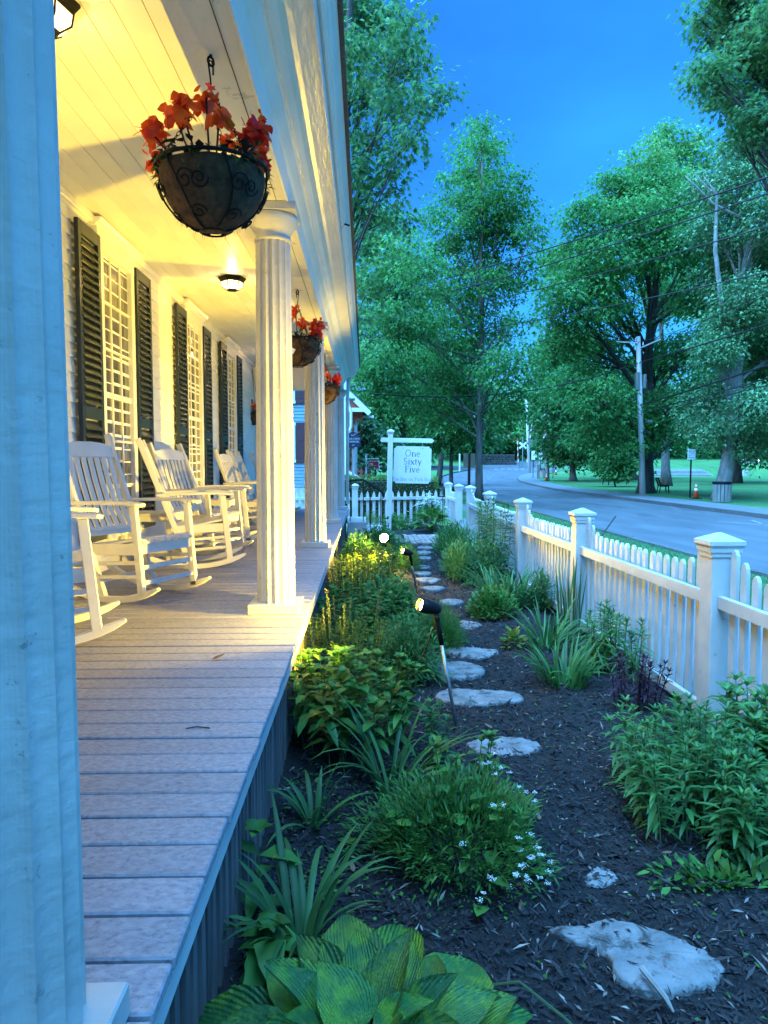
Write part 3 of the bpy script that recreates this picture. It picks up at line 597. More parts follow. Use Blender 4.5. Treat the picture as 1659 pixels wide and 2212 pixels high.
# ================================================================== rocking chairs
def make_chair():
    c = thing('rocking_chair', 'x', 'rocking chair', (0, 0, 0), 0, 'white rocking chairs along the porch')
    m = mt['chair']
    for s in (-1, 1):
        y = s * .265
        pts = []
        for i in range(15):
            x = -.54 + .94 * i / 14; pts.append((x, y, .022 + .135 * (abs(x + .03) / .5) ** 2.1))
        hh = [.045] * 13 + [.038, .018]
        MB().chain(pts, .032, hh).obj('rocker', m, c, bevel=.004)
        MB().bar((.262, y, .055), (.205, y, .645), .032, .052, (1, 0, 0)).obj('front_leg', m, c, bevel=.004)
        MB().bar((-.085, s * .245, .035), (-.505, s * .245, 1.145), .034, .048, (1, 0, 0)).obj('back_post', m, c, bevel=.005)
        MB().chain([(-.36, s * .285, .655), (-.1, s * .285, .665), (.16, s * .285, .668), (.27, s * .285, .660), (.30, s * .285, .655)], [.055, .07, .085, .08, .05], .024).obj('arm', m, c, bevel=.004)
        MB().bar((.225, s * .262, .365), (-.205, s * .245, .345), .024, .075).obj('seat_side', m, c, bevel=.003)
        for z in (.19, .28): MB().bar((.245 if z < .2 else .238, s * .262, z), (-.14 - (z - .19) * .4, s * .247, z - .03), .022, .024).obj('side_stretcher', m, c)
    MB().bar((.232, -.25, .375), (.232, .25, .375), .024, .085).obj('front_apron', m, c, bevel=.003)
    for z in (.145, .245): MB().bar((.252 - (z - .145) * .1, -.26, z), (.252 - (z - .145) * .1, .26, z), .024, .030).obj('front_stretcher', m, c, bevel=.003)
    MB().bar((-.12, -.245, .14), (-.12, .245, .14), .022, .03).obj('rear_stretcher', m, c)
    for i in range(9):
        y = -.228 + i * .057
        MB().chain([(-.215, y, .375), (-.12, y, .378), (0, y, .388), (.12, y, .414), (.20, y, .428), (.245, y, .424), (.268, y, .405)], .047, .016).obj('seat_slat', m, c)
    for i in range(7):
        y = -.186 + i * .062; z0, z1 = .46, .985
        f = lambda z: -.085 - .415 * (z - .035) / 1.095
        MB().chain([(f(z0) + .012, y, z0), (f(.6) - .012, y, .6), (f(.8) - .008, y, .8), (f(z1) + .008, y, z1)], .036, .014).obj('back_slat', m, c)
    top = [(-.23, .965), (.23, .965), (.23, 1.055), (.15, 1.075), (.06, 1.084), (-.06, 1.084), (-.15, 1.075), (-.23, 1.055)]
    o = MB().prism(top, -.012, .012, 'x').obj('top_rail', m, c, bevel=.003); fa = -math.atan(.415 / 1.095)
    o.data.transform(Matrix.Translation(Vector((-.452, 0, 1.02))) @ Matrix.Rotation(fa, 4, 'Y') @ Matrix.Translation(Vector((0, 0, -1.02))))
    MB().bar((-.245, -.23, .455), (-.245, .23, .455), .024, .055).obj('lower_back_rail', m, c)
    return c
chair0 = make_chair()
CH = [(-1.70, 3.80, 22, 'white rocking chair nearest the big foreground column, mostly hidden by it'),
      (-1.575, 5.04, -25, 'white rocking chair turned to the camera, its slatted back against the first window'),
      (-1.525, 6.66, 13, 'white rocking chair seen edge on beside the low white table'),
      (-1.66, 7.55, -23, 'white rocking chair with its slatted back facing out, behind the white table'),
      (-1.65, 8.5, 11, 'white rocking chair seen side on, just before the fluted column with yellow light'),
      (-1.62, 10.6, -10, 'white rocking chair with bluish slatted back by the third window'),
      (-1.62, 11.75, -4, 'white rocking chair with grey shaded back beside the bluish one'),
      (-1.62, 13.6, 4, 'farthest white rocking chair, its rockers showing between the first two columns')]
for i, (x, y, a, lab) in enumerate(CH):
    o = chair0 if i == 0 else copy_tree(chair0)
    o.location = (x, y, FZ); o.rotation_euler = (0, 0, R(a)); o['label'] = lab
    o.rotation_euler = Euler((0, 0, R(a)))
def side_table(x, y, lab):
    t = thing('side_table', lab, 'table', (x, y, FZ), R(-3), 'small white porch tables'); m = mt['chair']
    for i in range(5): MB().box((-.2 + i * .1, 0, .465), (.094, .46, .02)).obj('top_slat', m, t, bevel=.003)
    for s in (-1, 1):
        MB().box((s * .215, 0, .425), (.02, .38, .055)).obj('apron', m, t); MB().box((0, s * .19, .425), (.41, .02, .055)).obj('apron', m, t)
        for q in (-1, 1): MB().box((s * .205, q * .19, .227), (.04, .04, .455)).obj('leg', m, t, bevel=.003)
        MB().box((0, s * .19, .12), (.37, .02, .03)).obj('stretcher', m, t)
side_table(-2.0, 6.85, 'low white slatted table between rocking chairs under the first window')
side_table(-1.95, 9.5, 'low white table half hidden behind the side on rocking chair, farther down the porch')

# ================================================================== ceiling lamps, hanging baskets
def ceiling_lamp(x, y, lab, watts):
    t = thing('ceiling_lamp', lab, 'ceiling lamp', (x, y, CEIL - .001), .26, 'lit porch ceiling lamps')
    MB().lathe([(.155, 0), (.155, -.012), (.135, -.035), (.125, -.05)], 6).obj('lamp_base', mt['iron'], t)
    MB().lathe([(.122, -.048), (.112, -.10), (.060, -.135)], 6).obj('glass_shade', mt['lampglass'], t)
    ri = MB()
    for j in range(6):
        a = j * math.pi / 3; c, s = math.cos(a), math.sin(a)
        MB().tube([(c * .124, s * .124, -.045), (c * .114, s * .114, -.10), (c * .061, s * .061, -.137)], .005, 5).obj('rib', mt['iron'], t)
    MB().lathe([(.066, -.128), (.066, -.140), (.02, -.145)], 6).obj('finial', mt['iron'], t)
    MB().lathe([(.008, -.045), (.022, -.055), (.030, -.075), (.026, -.095), (.010, -.108)], 12).obj('bulb', mt['bulb'], t, smooth=True)
    l = bpy.data.lights.new('lamp_light', 'POINT'); l.energy = watts; l.color = WARM; l.shadow_soft_size = .028
    lo = bpy.data.objects.new('lamp_light', l); COL.objects.link(lo); lo.parent = t; lo.location = (0, 0, -.115)
ceiling_lamp(-1.44, 3.42, 'lit lantern style ceiling lamp nearest the foreground column', 3.1)
ceiling_lamp(-1.48, 8.24, 'lit faceted glass ceiling lamp between the near hanging basket and first column', 5.6)
ceiling_lamp(-1.50, 13.3, 'farthest ceiling lamp with clear glass near the end of the porch', 9)

def spiral(c, r0, turns, ax, ay, n=16, sgn=1):
    pts = []
    for i in range(n + 1):
        t = i / n; a = sgn * t * turns * 2 * math.pi; r = r0 * (1 - .82 * t); pts.append(Vector(c) + ax * (r * math.cos(a)) + ay * (r * math.sin(a)))
    return pts
def hemi(az, el, r=.205, dz=0):   # point on the bowl: el 0 at rim, 90 at bottom
    return Vector((r * math.cos(el) * math.cos(az), r * math.cos(el) * math.sin(az), -r * 1.075 * math.sin(el) + dz))
def flower(mb_list, c, n, size, spread, rng):
    P = np.array([c] * n) + rng.normal(0, spread, (n, 3)); D = rng.normal(0, 1, (n, 3)); D[:, 2] += .3
    Lh = size * rng.uniform(.7, 1.1, n); return leaves(P, D, Lh, Lh * rng.uniform(.95, 1.25, n), 'lance', 0.35, rng.normal(0, 1, (n, 3)))
def basket(hook, rimz, lab, tagged, seed, drop=.0, detail=True):
    rng = np.random.default_rng(seed); rnd = random.Random(seed); x, y, hz = hook; H = hz - rimz
    t = thing('hanging_basket', lab, 'flower basket', (x, y, rimz), seed * .9, 'hanging baskets of orange flowers')
    MB().lathe([(.198 * math.cos(e), -.225 * math.sin(e)) for e in [0.02 + 1.5 * i / 12 for i in range(13)]] , 40, mod=lambda j: 1 + .012 * math.sin(j * 2.3) + .01 * math.sin(j * 5.1)).obj('coir_liner', mt['coir'], t, smooth=True)
    nf = 700; e_ = np.arccos(rng.random(nf) * .98); a_ = rng.uniform(0, 6.28, nf); nv_ = np.stack([np.sin(e_) * np.cos(a_), np.sin(e_) * np.sin(a_), -np.cos(e_)], 1)
    tag(link('coir_fibre', np_mesh('coir_fibre', *leaves(nv_ * [.199, .199, .226], unit(nv_ * .55 + rng.normal(0, .6, (nf, 3))), rng.uniform(.012, .035, nf), .0011, 'diamond', .4), mt['coir']), t), kind='stuff')
    MB().lathe([(.0, -.02), (.19, -.03)], 24, cap=False).obj('soil', mt['soil'], t)
    ring = [(.212 * math.cos(a), .212 * math.sin(a), .004) for a in [i * 2 * math.pi / 40 for i in range(41)]]
    MB().tube(ring, .0075, 6).obj('rim_ring', mt['iron'], t, smooth=True)
    MB().tube([(.05 * math.cos(a), .05 * math.sin(a), -.226) for a in [i * 2 * math.pi / 20 for i in range(21)]], .004, 5).obj('base_ring', mt['iron'], t, smooth=True)
    for k in range(6):
        a0 = k * math.pi / 3
        MB().tube([hemi(a0 + .25 * math.sin(e * 2), e, .212) for e in [i * 1.35 / 12 for i in range(13)]], .004, 5).obj('wire_rib', mt['iron'], t, smooth=True)
        for (da, e0, r0, tu, sg) in ((.33, .42, .040, 1.5, 1), (.62, .42, .036, 1.5, -1), (.45, .95, .034, 1.4, 1)):
            c = hemi(a0 + da, e0, .214); nrm = Vector((c.x, c.y, c.z * .9)).normalized(); ax = Vector((-math.sin(a0 + da), math.cos(a0 + da), 0)); ay = nrm.cross(ax)
            MB().tube(spiral(c, r0, tu, ax, ay, 18, sg), .0034, 5).obj('wire_scroll', mt['iron'], t, smooth=True)
    top = Vector((0, 0, H - .135))
    for k in range(3):
        a = k * 2.094 + .5; e = Vector((.205 * math.cos(a), .205 * math.sin(a), .01)); d = (top - e); n = int(d.length / .018); mb = MB()
        for i in range(n):
            p = e + d * ((i + .5) / n); dn = d.normalized(); o = dn.orthogonal().normalized(); o = Matrix.Rotation(math.pi / 2 * (i % 2), 3, dn) @ o
            lp = [p + dn * (.0125 * math.cos(q)) + o * (.0058 * math.sin(q)) for q in [j * math.pi / 4 for j in range(9)]]
            mb.tube(lp, .0016, 4, cap=False)
        tag(mb.obj('chain', mt['iron'], t), kind='stuff')
        MB().tube([e + Vector((.014 * math.cos(q), 0, .014 * math.sin(q) - .005)) for q in [j * math.pi / 5 for j in range(11)]], .003, 5).obj('chain_ring', mt['iron'], t)
    MB().tube([top, top + Vector((-.004, 0, .05)), top + Vector((-.012, 0, .095)), top + Vector((-.008, 0, .112)), top + Vector((.004, 0, .112)), top + Vector((.010, 0, .098)), top + Vector((.010, 0, .065))], .0035, 6).obj('hook', mt['iron'], t, smooth=True)
    eye = [Vector((.014 * math.cos(q), 0, H - .024 + .016 * math.sin(q))) for q in [j * math.pi / 8 for j in range(17)]]
    MB().tube(eye, .005, 6).obj('ceiling_eye', mt['iron'], t, smooth=True); MB().tube([(0, 0, H - .008), (0, 0, H + .002)], .006, 6).obj('ceiling_eye', mt['iron'], t)
    # foliage: serrated dark leaves, stems, trailing sprigs
    n = 150; a = rng.uniform(0, 6.28, n); r = .19 * np.sqrt(rng.random(n)); P = np.stack([r * np.cos(a), r * np.sin(a), rng.uniform(-.01, .07, n)], 1)
    D = np.stack([np.cos(a), np.sin(a), rng.uniform(-.4, .9, n)], 1) + rng.normal(0, .4, (n, 3))
    tag(link('foliage', np_mesh('basket_foliage', *leaves(P, D, rng.uniform(.03, .075, n), rng.uniform(.02, .045, n), 'fold', .3), LF['broad_dark']), t), kind='stuff')
    n = 70; a = rng.uniform(0, 6.28, n); P = np.stack([.205 * np.cos(a), .205 * np.sin(a), rng.uniform(-.05, .02, n)], 1); D = np.stack([np.cos(a), np.sin(a), rng.normal(-.2, .6, n)], 1)
    tag(link('trailing_leaf', np_mesh('trailing_leaf', *leaves(P, D, rng.uniform(.02, .04, n), .012, 'fold', .2), LF['fine']), t), kind='stuff')
    sp = [(.17, -.03, .13, 1.25), (.15, .10, .09, 1.0), (-.22, -.05, .13, .95), (-.01, -.05, .255, .7), (-.09, -.10, .20, .85), (.04, .12, .17, .6), (-.14, .02, .22, .7), (.05, -.12, .14, .85), (-.22, .02, .05, .7)]
    ca, sa = math.cos(-seed * .9), math.sin(-seed * .9)
    for k, (fx_, fy_, fz_, s) in enumerate(sp):
        X, Y = fx_ * ca - fy_ * sa, fx_ * sa + fy_ * ca; big = k < 2
        V, F = flower(None, (X, Y, fz_), 110 if big else 26, .040 if big else .042 * s + .014, .019 * s if big else .016, rng)
        link('flower', np_mesh('begonia_flower', V, F, mt['petal2'] if big else mt['petal']), t)
        MB().tube([(X * .4, Y * .4, -.01), (X * .8, Y * .8, fz_ * .6), (X, Y, fz_)], .004, 5).obj('flower_stem', LF['purple'], t)
    if tagged:
        o = MB().box((0, 0, 0), (.11, .002, .045), (0, R(28), 0)).obj('care_tag', mt['tag'], t); o.matrix_parent_inverse = Matrix()
        o.location = Matrix.Rotation(-seed * .9, 3, 'Z') @ Vector((-.06, -.208, -.10)); o.rotation_euler = (0, 0, -seed * .9)

basket((-.585, 2.87, 3.07), 2.635, 'large near hanging basket with orange red flowers in a dark scrolled wire bowl', False, 1)
basket((-.60, 6.55, 3.07), 2.62, 'hanging basket with a white care tag between the first and second column', True, 3)
basket((-.56, 10.2, 3.07), 2.60, 'hanging basket of red flowers half hidden behind the second column', True, 5)
basket((-2.28, 14.80, 3.59), 2.56, 'small hanging basket in the far end opening of the porch against blue clapboards', False, 8)

# ================================================================== garden spot lamps
def spot(base, head, aim, lab, lens, watts, size=145, hs=1.15):
    t = thing('garden_spotlight', lab, 'garden light', (base[0], base[1], base[2]), 0, 'garden spotlights on stakes'); b = Vector(base); h = Vector(head) - b; d = Vector(aim).normalized()
    neck = h - d * .085
    MB().tube([(0, 0, -.02), neck * .72], .0105, 10).obj('stake', mt['alu'], t, smooth=True)
    MB().tube([neck * .70, neck * .86, neck - Vector((0, 0, .01))], [.014, .016, .019], 10).obj('stake_socket', mt['iron'], t, smooth=True)
    q = d.to_track_quat('Z', 'Y').to_matrix().to_4x4()
    hd = MB().lathe([(.012, -.105), (.020, -.10), (.030, -.075), (.036, -.03), (.037, .018), (.034, .018), (.032, -.005)], 20, cap=False); o = hd.obj('lamp_head', mt['iron'], t, smooth=True); o.data.transform(Matrix.Translation(h) @ q @ Matrix.Scale(hs, 4))
    o = MB().lathe([(.0, .0), (.0325, -.003)], 20, cap=False).obj('lens', lens, t); o.data.transform(Matrix.Translation(h) @ q @ Matrix.Scale(hs, 4))
    MB().tube([neck * .93 + Vector((0, .035, 0)), neck * .93 - Vector((0, .035, 0))], .014, 8).obj('knuckle', mt['iron'], t, smooth=True)
    c0 = neck * .9; pts = [c0, c0 + Vector((-.03, .01, -.06)), c0 + Vector((-.06, .03, -.17)), c0 + Vector((-.16, .02, -.34)), Vector((-.33, 0, .10)), Vector((-.42, .05, .0))]
    MB().tube(pts, .004, 6).obj('cord', mt['cable'], t, smooth=True)
    l = bpy.data.lights.new('spot_light', 'SPOT'); l.energy = watts; l.color = (1.0, .66, .05); l.spot_size = R(size); l.spot_blend = .55; l.shadow_soft_size = .03
    lo = bpy.data.objects.new('spot_light', l); COL.objects.link(lo); lo.parent = t; lo.location = h + d * .022; ld = Vector((d.x, d.y + .55, d.z)) if d.x < -.5 else d; lo.rotation_euler = (-ld).to_track_quat('Z', 'Y').to_euler()
spot((.527, 4.05, 0), (.325, 4.07, .715), (-.90, -.36, .30), 'black garden spotlight on a tall pipe stake nearest the camera', mt['lens'], 130, 120)
spot((.62, 8.6, 0), (.44, 8.25, .53), (-.86, -.40, .36), 'black garden spotlight on a stake farther along the path', mt['lens'], 130, 120)
spot((.31, 10.9, 0), (.285, 10.85, .42), (-.26, -.93, .26), 'garden spotlight glaring at the camera among the plants', mt['lens_bright'], 60, 150, 2.0)

# ================================================================== lettering (stroke-built serif capitals and lower case)
def arc(cx, cy, rx, ry, a0, a1, n=14): return [(cx + rx * math.cos(R(a0 + (a1 - a0) * i / n)), cy + ry * math.sin(R(a0 + (a1 - a0) * i / n))) for i in range(n + 1)]
TK, TN = .125, .06
def ser(x, y, w=.20): return ([(x - w / 2, y), (x + w / 2, y)], TN)
GL = {  # glyph: (advance, [(polyline, stroke)...]) on cap height 1, x height .62
 'O': (.98, [(arc(.46, .5, .40, .5, 0, 360, 28), .07)]), 'n': (.70, [([(.14, 0), (.14, .6)], TK), (arc(.36, .36, .21, .24, 170, 0), .06), ([(.57, .36), (.57, 0)], TK), ser(.14, 0), ser(.57, 0), ([(.04, .6), (.14, .6)], TN)]),
 'e': (.60, [([(.08, .34), (.52, .34)], TN), (arc(.30, .31, .23, .31, 5, 310, 20), .07)]), 'S': (.66, [(arc(.33, .74, .22, .25, 40, 270, 14) + arc(.33, .25, .25, .25, 90, -140, 14)[0:], .08)]),
 'i': (.34, [([(.17, 0), (.17, .6)], TK), ser(.17, 0), ([(.07, .6), (.17, .6)], TN), ([(.17, .80), (.17, .88)], .10)]), 'x': (.62, [([(.08, .6), (.54, 0)], TK), ([(.52, .6), (.08, 0)], TN), ser(.08, 0), ser(.54, 0), ser(.08, .6), ser(.52, .6)]),
 't': (.40, [([(.17, .82), (.17, .12)], TK), (arc(.27, .13, .10, .13, 180, 320, 8), .05), ([(.03, .6), (.36, .6)], TN)]), 'y': (.62, [([(.08, .6), (.32, .02)], TK), ([(.54, .6), (.22, -.24), (.08, -.26)], TN + .01), ser(.08, .6), ser(.54, .6)]),
 'F': (.64, [([(.16, 0), (.16, 1)], TK), ([(.16, .98), (.58, .98)], TN), ([(.16, .52), (.46, .52)], TN), ([(.58, .98), (.58, .80)], TN), ser(.16, 0, .26), ([(.05, .98), (.16, .98)], TN)]), 'v': (.60, [([(.08, .6), (.30, 0)], TK), ([(.52, .6), (.30, 0)], TN), ser(.08, .6), ser(.52, .6)]),
 'T': (.74, [([(.37, 0), (.37, 1)], TK), ([(.06, .98), (.68, .98)], TN), ([(.06, .98), (.06, .80)], TN), ([(.68, .98), (.68, .80)], TN), ser(.37, 0, .28)]), 'h': (.70, [([(.14, 0), (.14, 1)], TK), (arc(.36, .36, .21, .24, 170, 0), .06), ([(.57, .36), (.57, 0)], TK), ser(.14, 0), ser(.57, 0)]),
 'I': (.40, [([(.20, 0), (.20, 1)], TK), ser(.20, 0, .28), ser(.20, 1, .28)]), 'P': (.66, [([(.16, 0), (.16, 1)], TK), (arc(.30, .74, .28, .25, 90, -90), .07), ([(.05, .98), (.32, .98)], TN), ([(.16, .5), (.32, .5)], TN), ser(.16, 0, .28)]),
 'a': (.58, [(arc(.28, .42, .18, .19, 160, 0, 10) + [(.46, .1), (.54, .02)], .07), (arc(.27, .17, .19, .17, 60, 330, 14), .06)]), 'r': (.46, [([(.14, 0), (.14, .6)], TK), (arc(.31, .42, .16, .18, 170, 50, 8), .06), ser(.14, 0), ([(.04, .6), (.14, .6)], TN)]),
 'k': (.64, [([(.14, 0), (.14, 1)], TK), ([(.50, .6), (.16, .26)], TN), ([(.26, .36), (.56, 0)], TK), ser(.14, 0), ser(.56, 0), ser(.50, .6)]), 'R': (.72, [([(.16, 0), (.16, 1)], TK), (arc(.30, .74, .28, .25, 90, -90), .07), ([(.05, .98), (.32, .98)], TN), ([(.30, .5), (.64, 0)], TK), ser(.16, 0, .28)]),
 'o': (.66, [(arc(.32, .31, .25, .31, 0, 360, 20), .065)]), 'w': (.86, [([(.06, .6), (.25, 0)], TK), ([(.25, 0), (.42, .6)], TN), ([(.42, .6), (.61, 0)], TK), ([(.61, 0), (.78, .6)], TN), ser(.06, .6), ser(.78, .6)]), ' ': (.34, [])}
def word(text, size, m, parent, cx, y, cz, track=.06, name='lettering'):
    """flat letters standing proud of a board that faces -Y; each letter its own piece"""
    W = sum(GL[c][0] + track for c in text) - track; x = -W / 2
    for ch in text:
        adv, st = GL[ch]; mb = MB()
        for pl, w in st:
            P = [Vector((cx + (x + a) * size, y, cz + b * size)) for a, b in pl]
            for a, b in zip(P, P[1:]):
                d = (b - a).normalized(); e = d * (w * size * .22); mb.bar(a - e, b + e, w * size, .003, (0, 1, 0))
        if st: mb.obj('letter', m, parent)
        x += adv + track
def text(s, size, m, parent, x, y, z, rot=(R(90), 0, 0), align='CENTER', name='lettering'):
    c = bpy.data.curves.new(name, 'FONT'); c.body = s; c.size = size; c.align_x = align; c.extrude = .0015; c.materials.append(m)
    o = bpy.data.objects.new(name, c); COL.objects.link(o); me = bpy.data.meshes.new_from_object(o.evaluated_get(bpy.context.evaluated_depsgraph_get())); bpy.data.objects.remove(o)
    o = link(name, me, parent, (x, y, z), rot); return o

# the inn's hanging sign
SY = 16.6
sg = thing('hanging_sign', 'white hanging inn sign on a white post with a crossbar behind the plants', 'sign', (.515, SY, 0)); sg.rotation_euler = (0, R(-1.6), 0)
sg.location = (.535, SY, 0)
sg.rotation_euler = (0, R(1.2), 0)
MB().box((0, 0, 1.13), (.115, .115, 2.26)).obj('post', mt['sign'], sg, bevel=.005)
pc = MB(); pc.box((0, 0, 2.265), (.14, .14, .03)); pc.box((0, 0, 2.29), (.165, .165, .025)); frus(pc, .165, 2.3025, .02, 2.345); pc.obj('post_cap', mt['sign'], sg)
ar = [(-.205, 2.045), (.95, 2.045), (1.005, 2.095), (.95, 2.145), (-.205, 2.145), (-.235, 2.095)]
MB().prism(ar, -.045, .045).obj('crossbar', mt['sign'], sg, bevel=.004)
bx0, bx1, bz0, bz1, q = .085, .945, 1.115, 1.965, .05
poly = []
for (cx, cz, a0) in ((bx0, bz0, 90), (bx1, bz0, 180), (bx1, bz1, 270), (bx0, bz1, 360)):
    pts = [(cx + q * math.cos(R(a0 - 90 * i / 6)), cz + q * math.sin(R(a0 - 90 * i / 6))) for i in range(7)]; poly += pts
MB().prism(poly, -.02, .02).obj('sign_board', mt['sign'], sg)
for x in (.29, .74):
    MB().tube([(x, 0, 2.05), (x, 0, 1.955)], .007, 6).obj('hanger', mt['gold'], sg); MB().lathe([(.012, 0), (.012, .006)], 10).obj('bolt', mt['grey_metal'], sg, loc=(x, -.0235, 1.92), rot=(R(90), 0, 0))
cxs = (bx0 + bx1) / 2
for wd_, z in (('One', 1.735), ('Sixty', 1.55), ('Five', 1.37)): word(wd_, .145, mt['ink'], sg, cxs, -.0205, z)
word('The Inn on Park Row', .080, mt['ink2'], sg, cxs, -.0205, 1.175, .035)
# shepherd's hook lantern
lt = thing('garden_lantern', 'black lantern hanging on a thin shepherd hook beside the gate post', 'lantern', (1.66, 15.7, 0))
MB().tube([(.03, 0, 0), (.03, 0, 1.15), (.02, 0, 1.26), (-.03, 0, 1.30), (-.06, 0, 1.26), (-.05, 0, 1.18), (0, 0, 1.13)], .007, 6).obj('hook_pole', mt['iron'], lt, smooth=True)
MB().box((0, 0, .84), (.15, .15, .02)).obj('lantern_base', mt['iron'], lt)
for a in (-1, 1):
    for b in (-1, 1): MB().box((a * .062, b * .062, .93), (.014, .014, .17)).obj('corner_bar', mt['iron'], lt)
rf = MB(); frus(rf, .165, 1.015, .07, 1.06); rf.box((0, 0, 1.075), (.05, .05, .03)); rf.obj('lantern_roof', mt['iron'], lt)
MB().tube([(.022 * math.cos(q), 0, 1.11 + .022 * math.sin(q)) for q in [i * math.pi / 6 for i in range(13)]], .004, 5).obj('ring', mt['iron'], lt)
for a in range(4): MB().box((0, 0, 0), (.108, .003, .15)).obj('glass_pane', mt['clearglass'], lt, loc=(.060 * math.cos(a * math.pi / 2), .060 * math.sin(a * math.pi / 2), .93), rot=(0, 0, a * math.pi / 2 + math.pi / 2))
MB().lathe([(.03, 0), (.03, .10), (.004, .105)], 12).obj('candle', mt['sign'], lt, loc=(0, 0, .85))

# ================================================================== stepping stones
def stone(pts, lab, h=.019, z=0.0):
    cx = sum(p[0] for p in pts) / len(pts); cy = sum(p[1] for p in pts) / len(pts); rnd = random.Random(int(cx * 991 + cy * 317))
    # dense ragged outline through the given points
    out = []; n = len(pts); m = 9
    for i in range(n):
        p0, p1, p2, p3 = (pts[(i + k) % n] for k in (-1, 0, 1, 2))
        for j in range(m):
            t = j / m; f = lambda a, b, c, d: .5 * ((2 * b) + (c - a) * t + (2 * a - 5 * b + 4 * c - d) * t * t + (3 * b - a - 3 * c + d) * t ** 3)
            out.append((f(p0[0], p1[0], p2[0], p3[0]) - cx, f(p0[1], p1[1], p2[1], p3[1]) - cy))
    out = [(x * (1 + rnd.uniform(-.035, .035)), y * (1 + rnd.uniform(-.035, .035))) for x, y in out]
    N = len(out); V = []; F = []; rings = [(1.02, -.03), (1.03, h * .4), (.99, h * .85), (.93, h), (.7, h + .004), (.4, h + .002)]
    for s, zz in rings: V += [(x * s, y * s, zz + (rnd.uniform(-.004, .004) if zz > h * .8 else 0)) for x, y in out]
    V.append((0, 0, h)); k = (len(rings) - 1) * N
    for r in range(len(rings) - 1):
        for i in range(N): F.append((r * N + i, r * N + (i + 1) % N, (r + 1) * N + (i + 1) % N, (r + 1) * N + i))
    for i in range(N): F.append((k + i, k + (i + 1) % N, len(V) - 1))
    o = MB().add(V, F).obj('stepping_stone', mt['stone'], None, loc=(cx, cy, z), smooth=True); tag(o, lab, 'stepping stone', 'flat stepping stones through the mulch')
ell = lambda cx, cy, rx, ry: [(cx + rx * math.cos(a + .3) * (1 + .18 * math.sin(3 * a + cx * 9)), cy + ry * math.sin(a + .3) * (1 + .15 * math.cos(2 * a + cy * 7))) for a in [i * math.pi / 4 for i in range(8)]]
stone([(.60, 2.23), (.70, 2.24), (.80, 2.27), (.93, 2.22), (1.03, 2.12), (1.06, 2.03), (.97, 1.97), (.82, 1.95), (.74, 2.02), (.74, 2.10), (.66, 2.17)], 'biggest pale stepping stone, chipped, nearest the camera', .022)
stone([(.79, 2.50), (.85, 2.57), (.90, 2.56), (.91, 2.50), (.86, 2.46), (.80, 2.46)], 'small stepping stone peeking out beside the white flowered mound', .022)
stone([(.55, 3.79), (.66, 3.87), (.80, 3.88), (.93, 3.80), (.90, 3.70), (.74, 3.63), (.61, 3.67)], 'oval grey stepping stone just past the white flowered mound')
stone([(.46, 4.62), (.56, 4.74), (.76, 4.72), (.97, 4.68), (1.0, 4.52), (.83, 4.46), (.66, 4.42), (.53, 4.49)], 'long stepping stone by the foot of the nearest spotlight stake')
stone([(.45, 5.28), (.60, 5.40), (.76, 5.42), (.87, 5.25), (.82, 5.08), (.66, 5.02), (.48, 5.10)], 'pale stepping stone behind the nearest spotlight stake')
stone(ell(.86, 5.70, .19, .15), 'thin stepping stone partly buried in mulch beyond the spotlight stake')
for (x, y, rx, ry, lab) in [(.97, 6.68, .11, .18, 'rounded stepping stone beside the feathery green mound'), (.94, 7.85, .13, .15, 'stepping stone opposite the low leafy shrub'), (.82, 8.74, .14, .12, 'stepping stone at the foot of the farther spotlight'), (.82, 9.38, .15, .19, 'stepping stone just past the farther spotlight'), (.80, 9.95, .11, .18, 'narrow stepping stone midway along the path'), (.84, 10.55, .12, .19, 'stepping stone midway to the brick walk'), (.96, 11.65, .10, .16, 'small stepping stone third from the brick walk'), (1.0, 12.4, .13, .20, 'stepping stone second from the brick walk'), (1.09, 13.15, .14, .22, 'stepping stone that touches the brick walk')]:
    stone(ell(x, y, rx, ry), lab, .022)

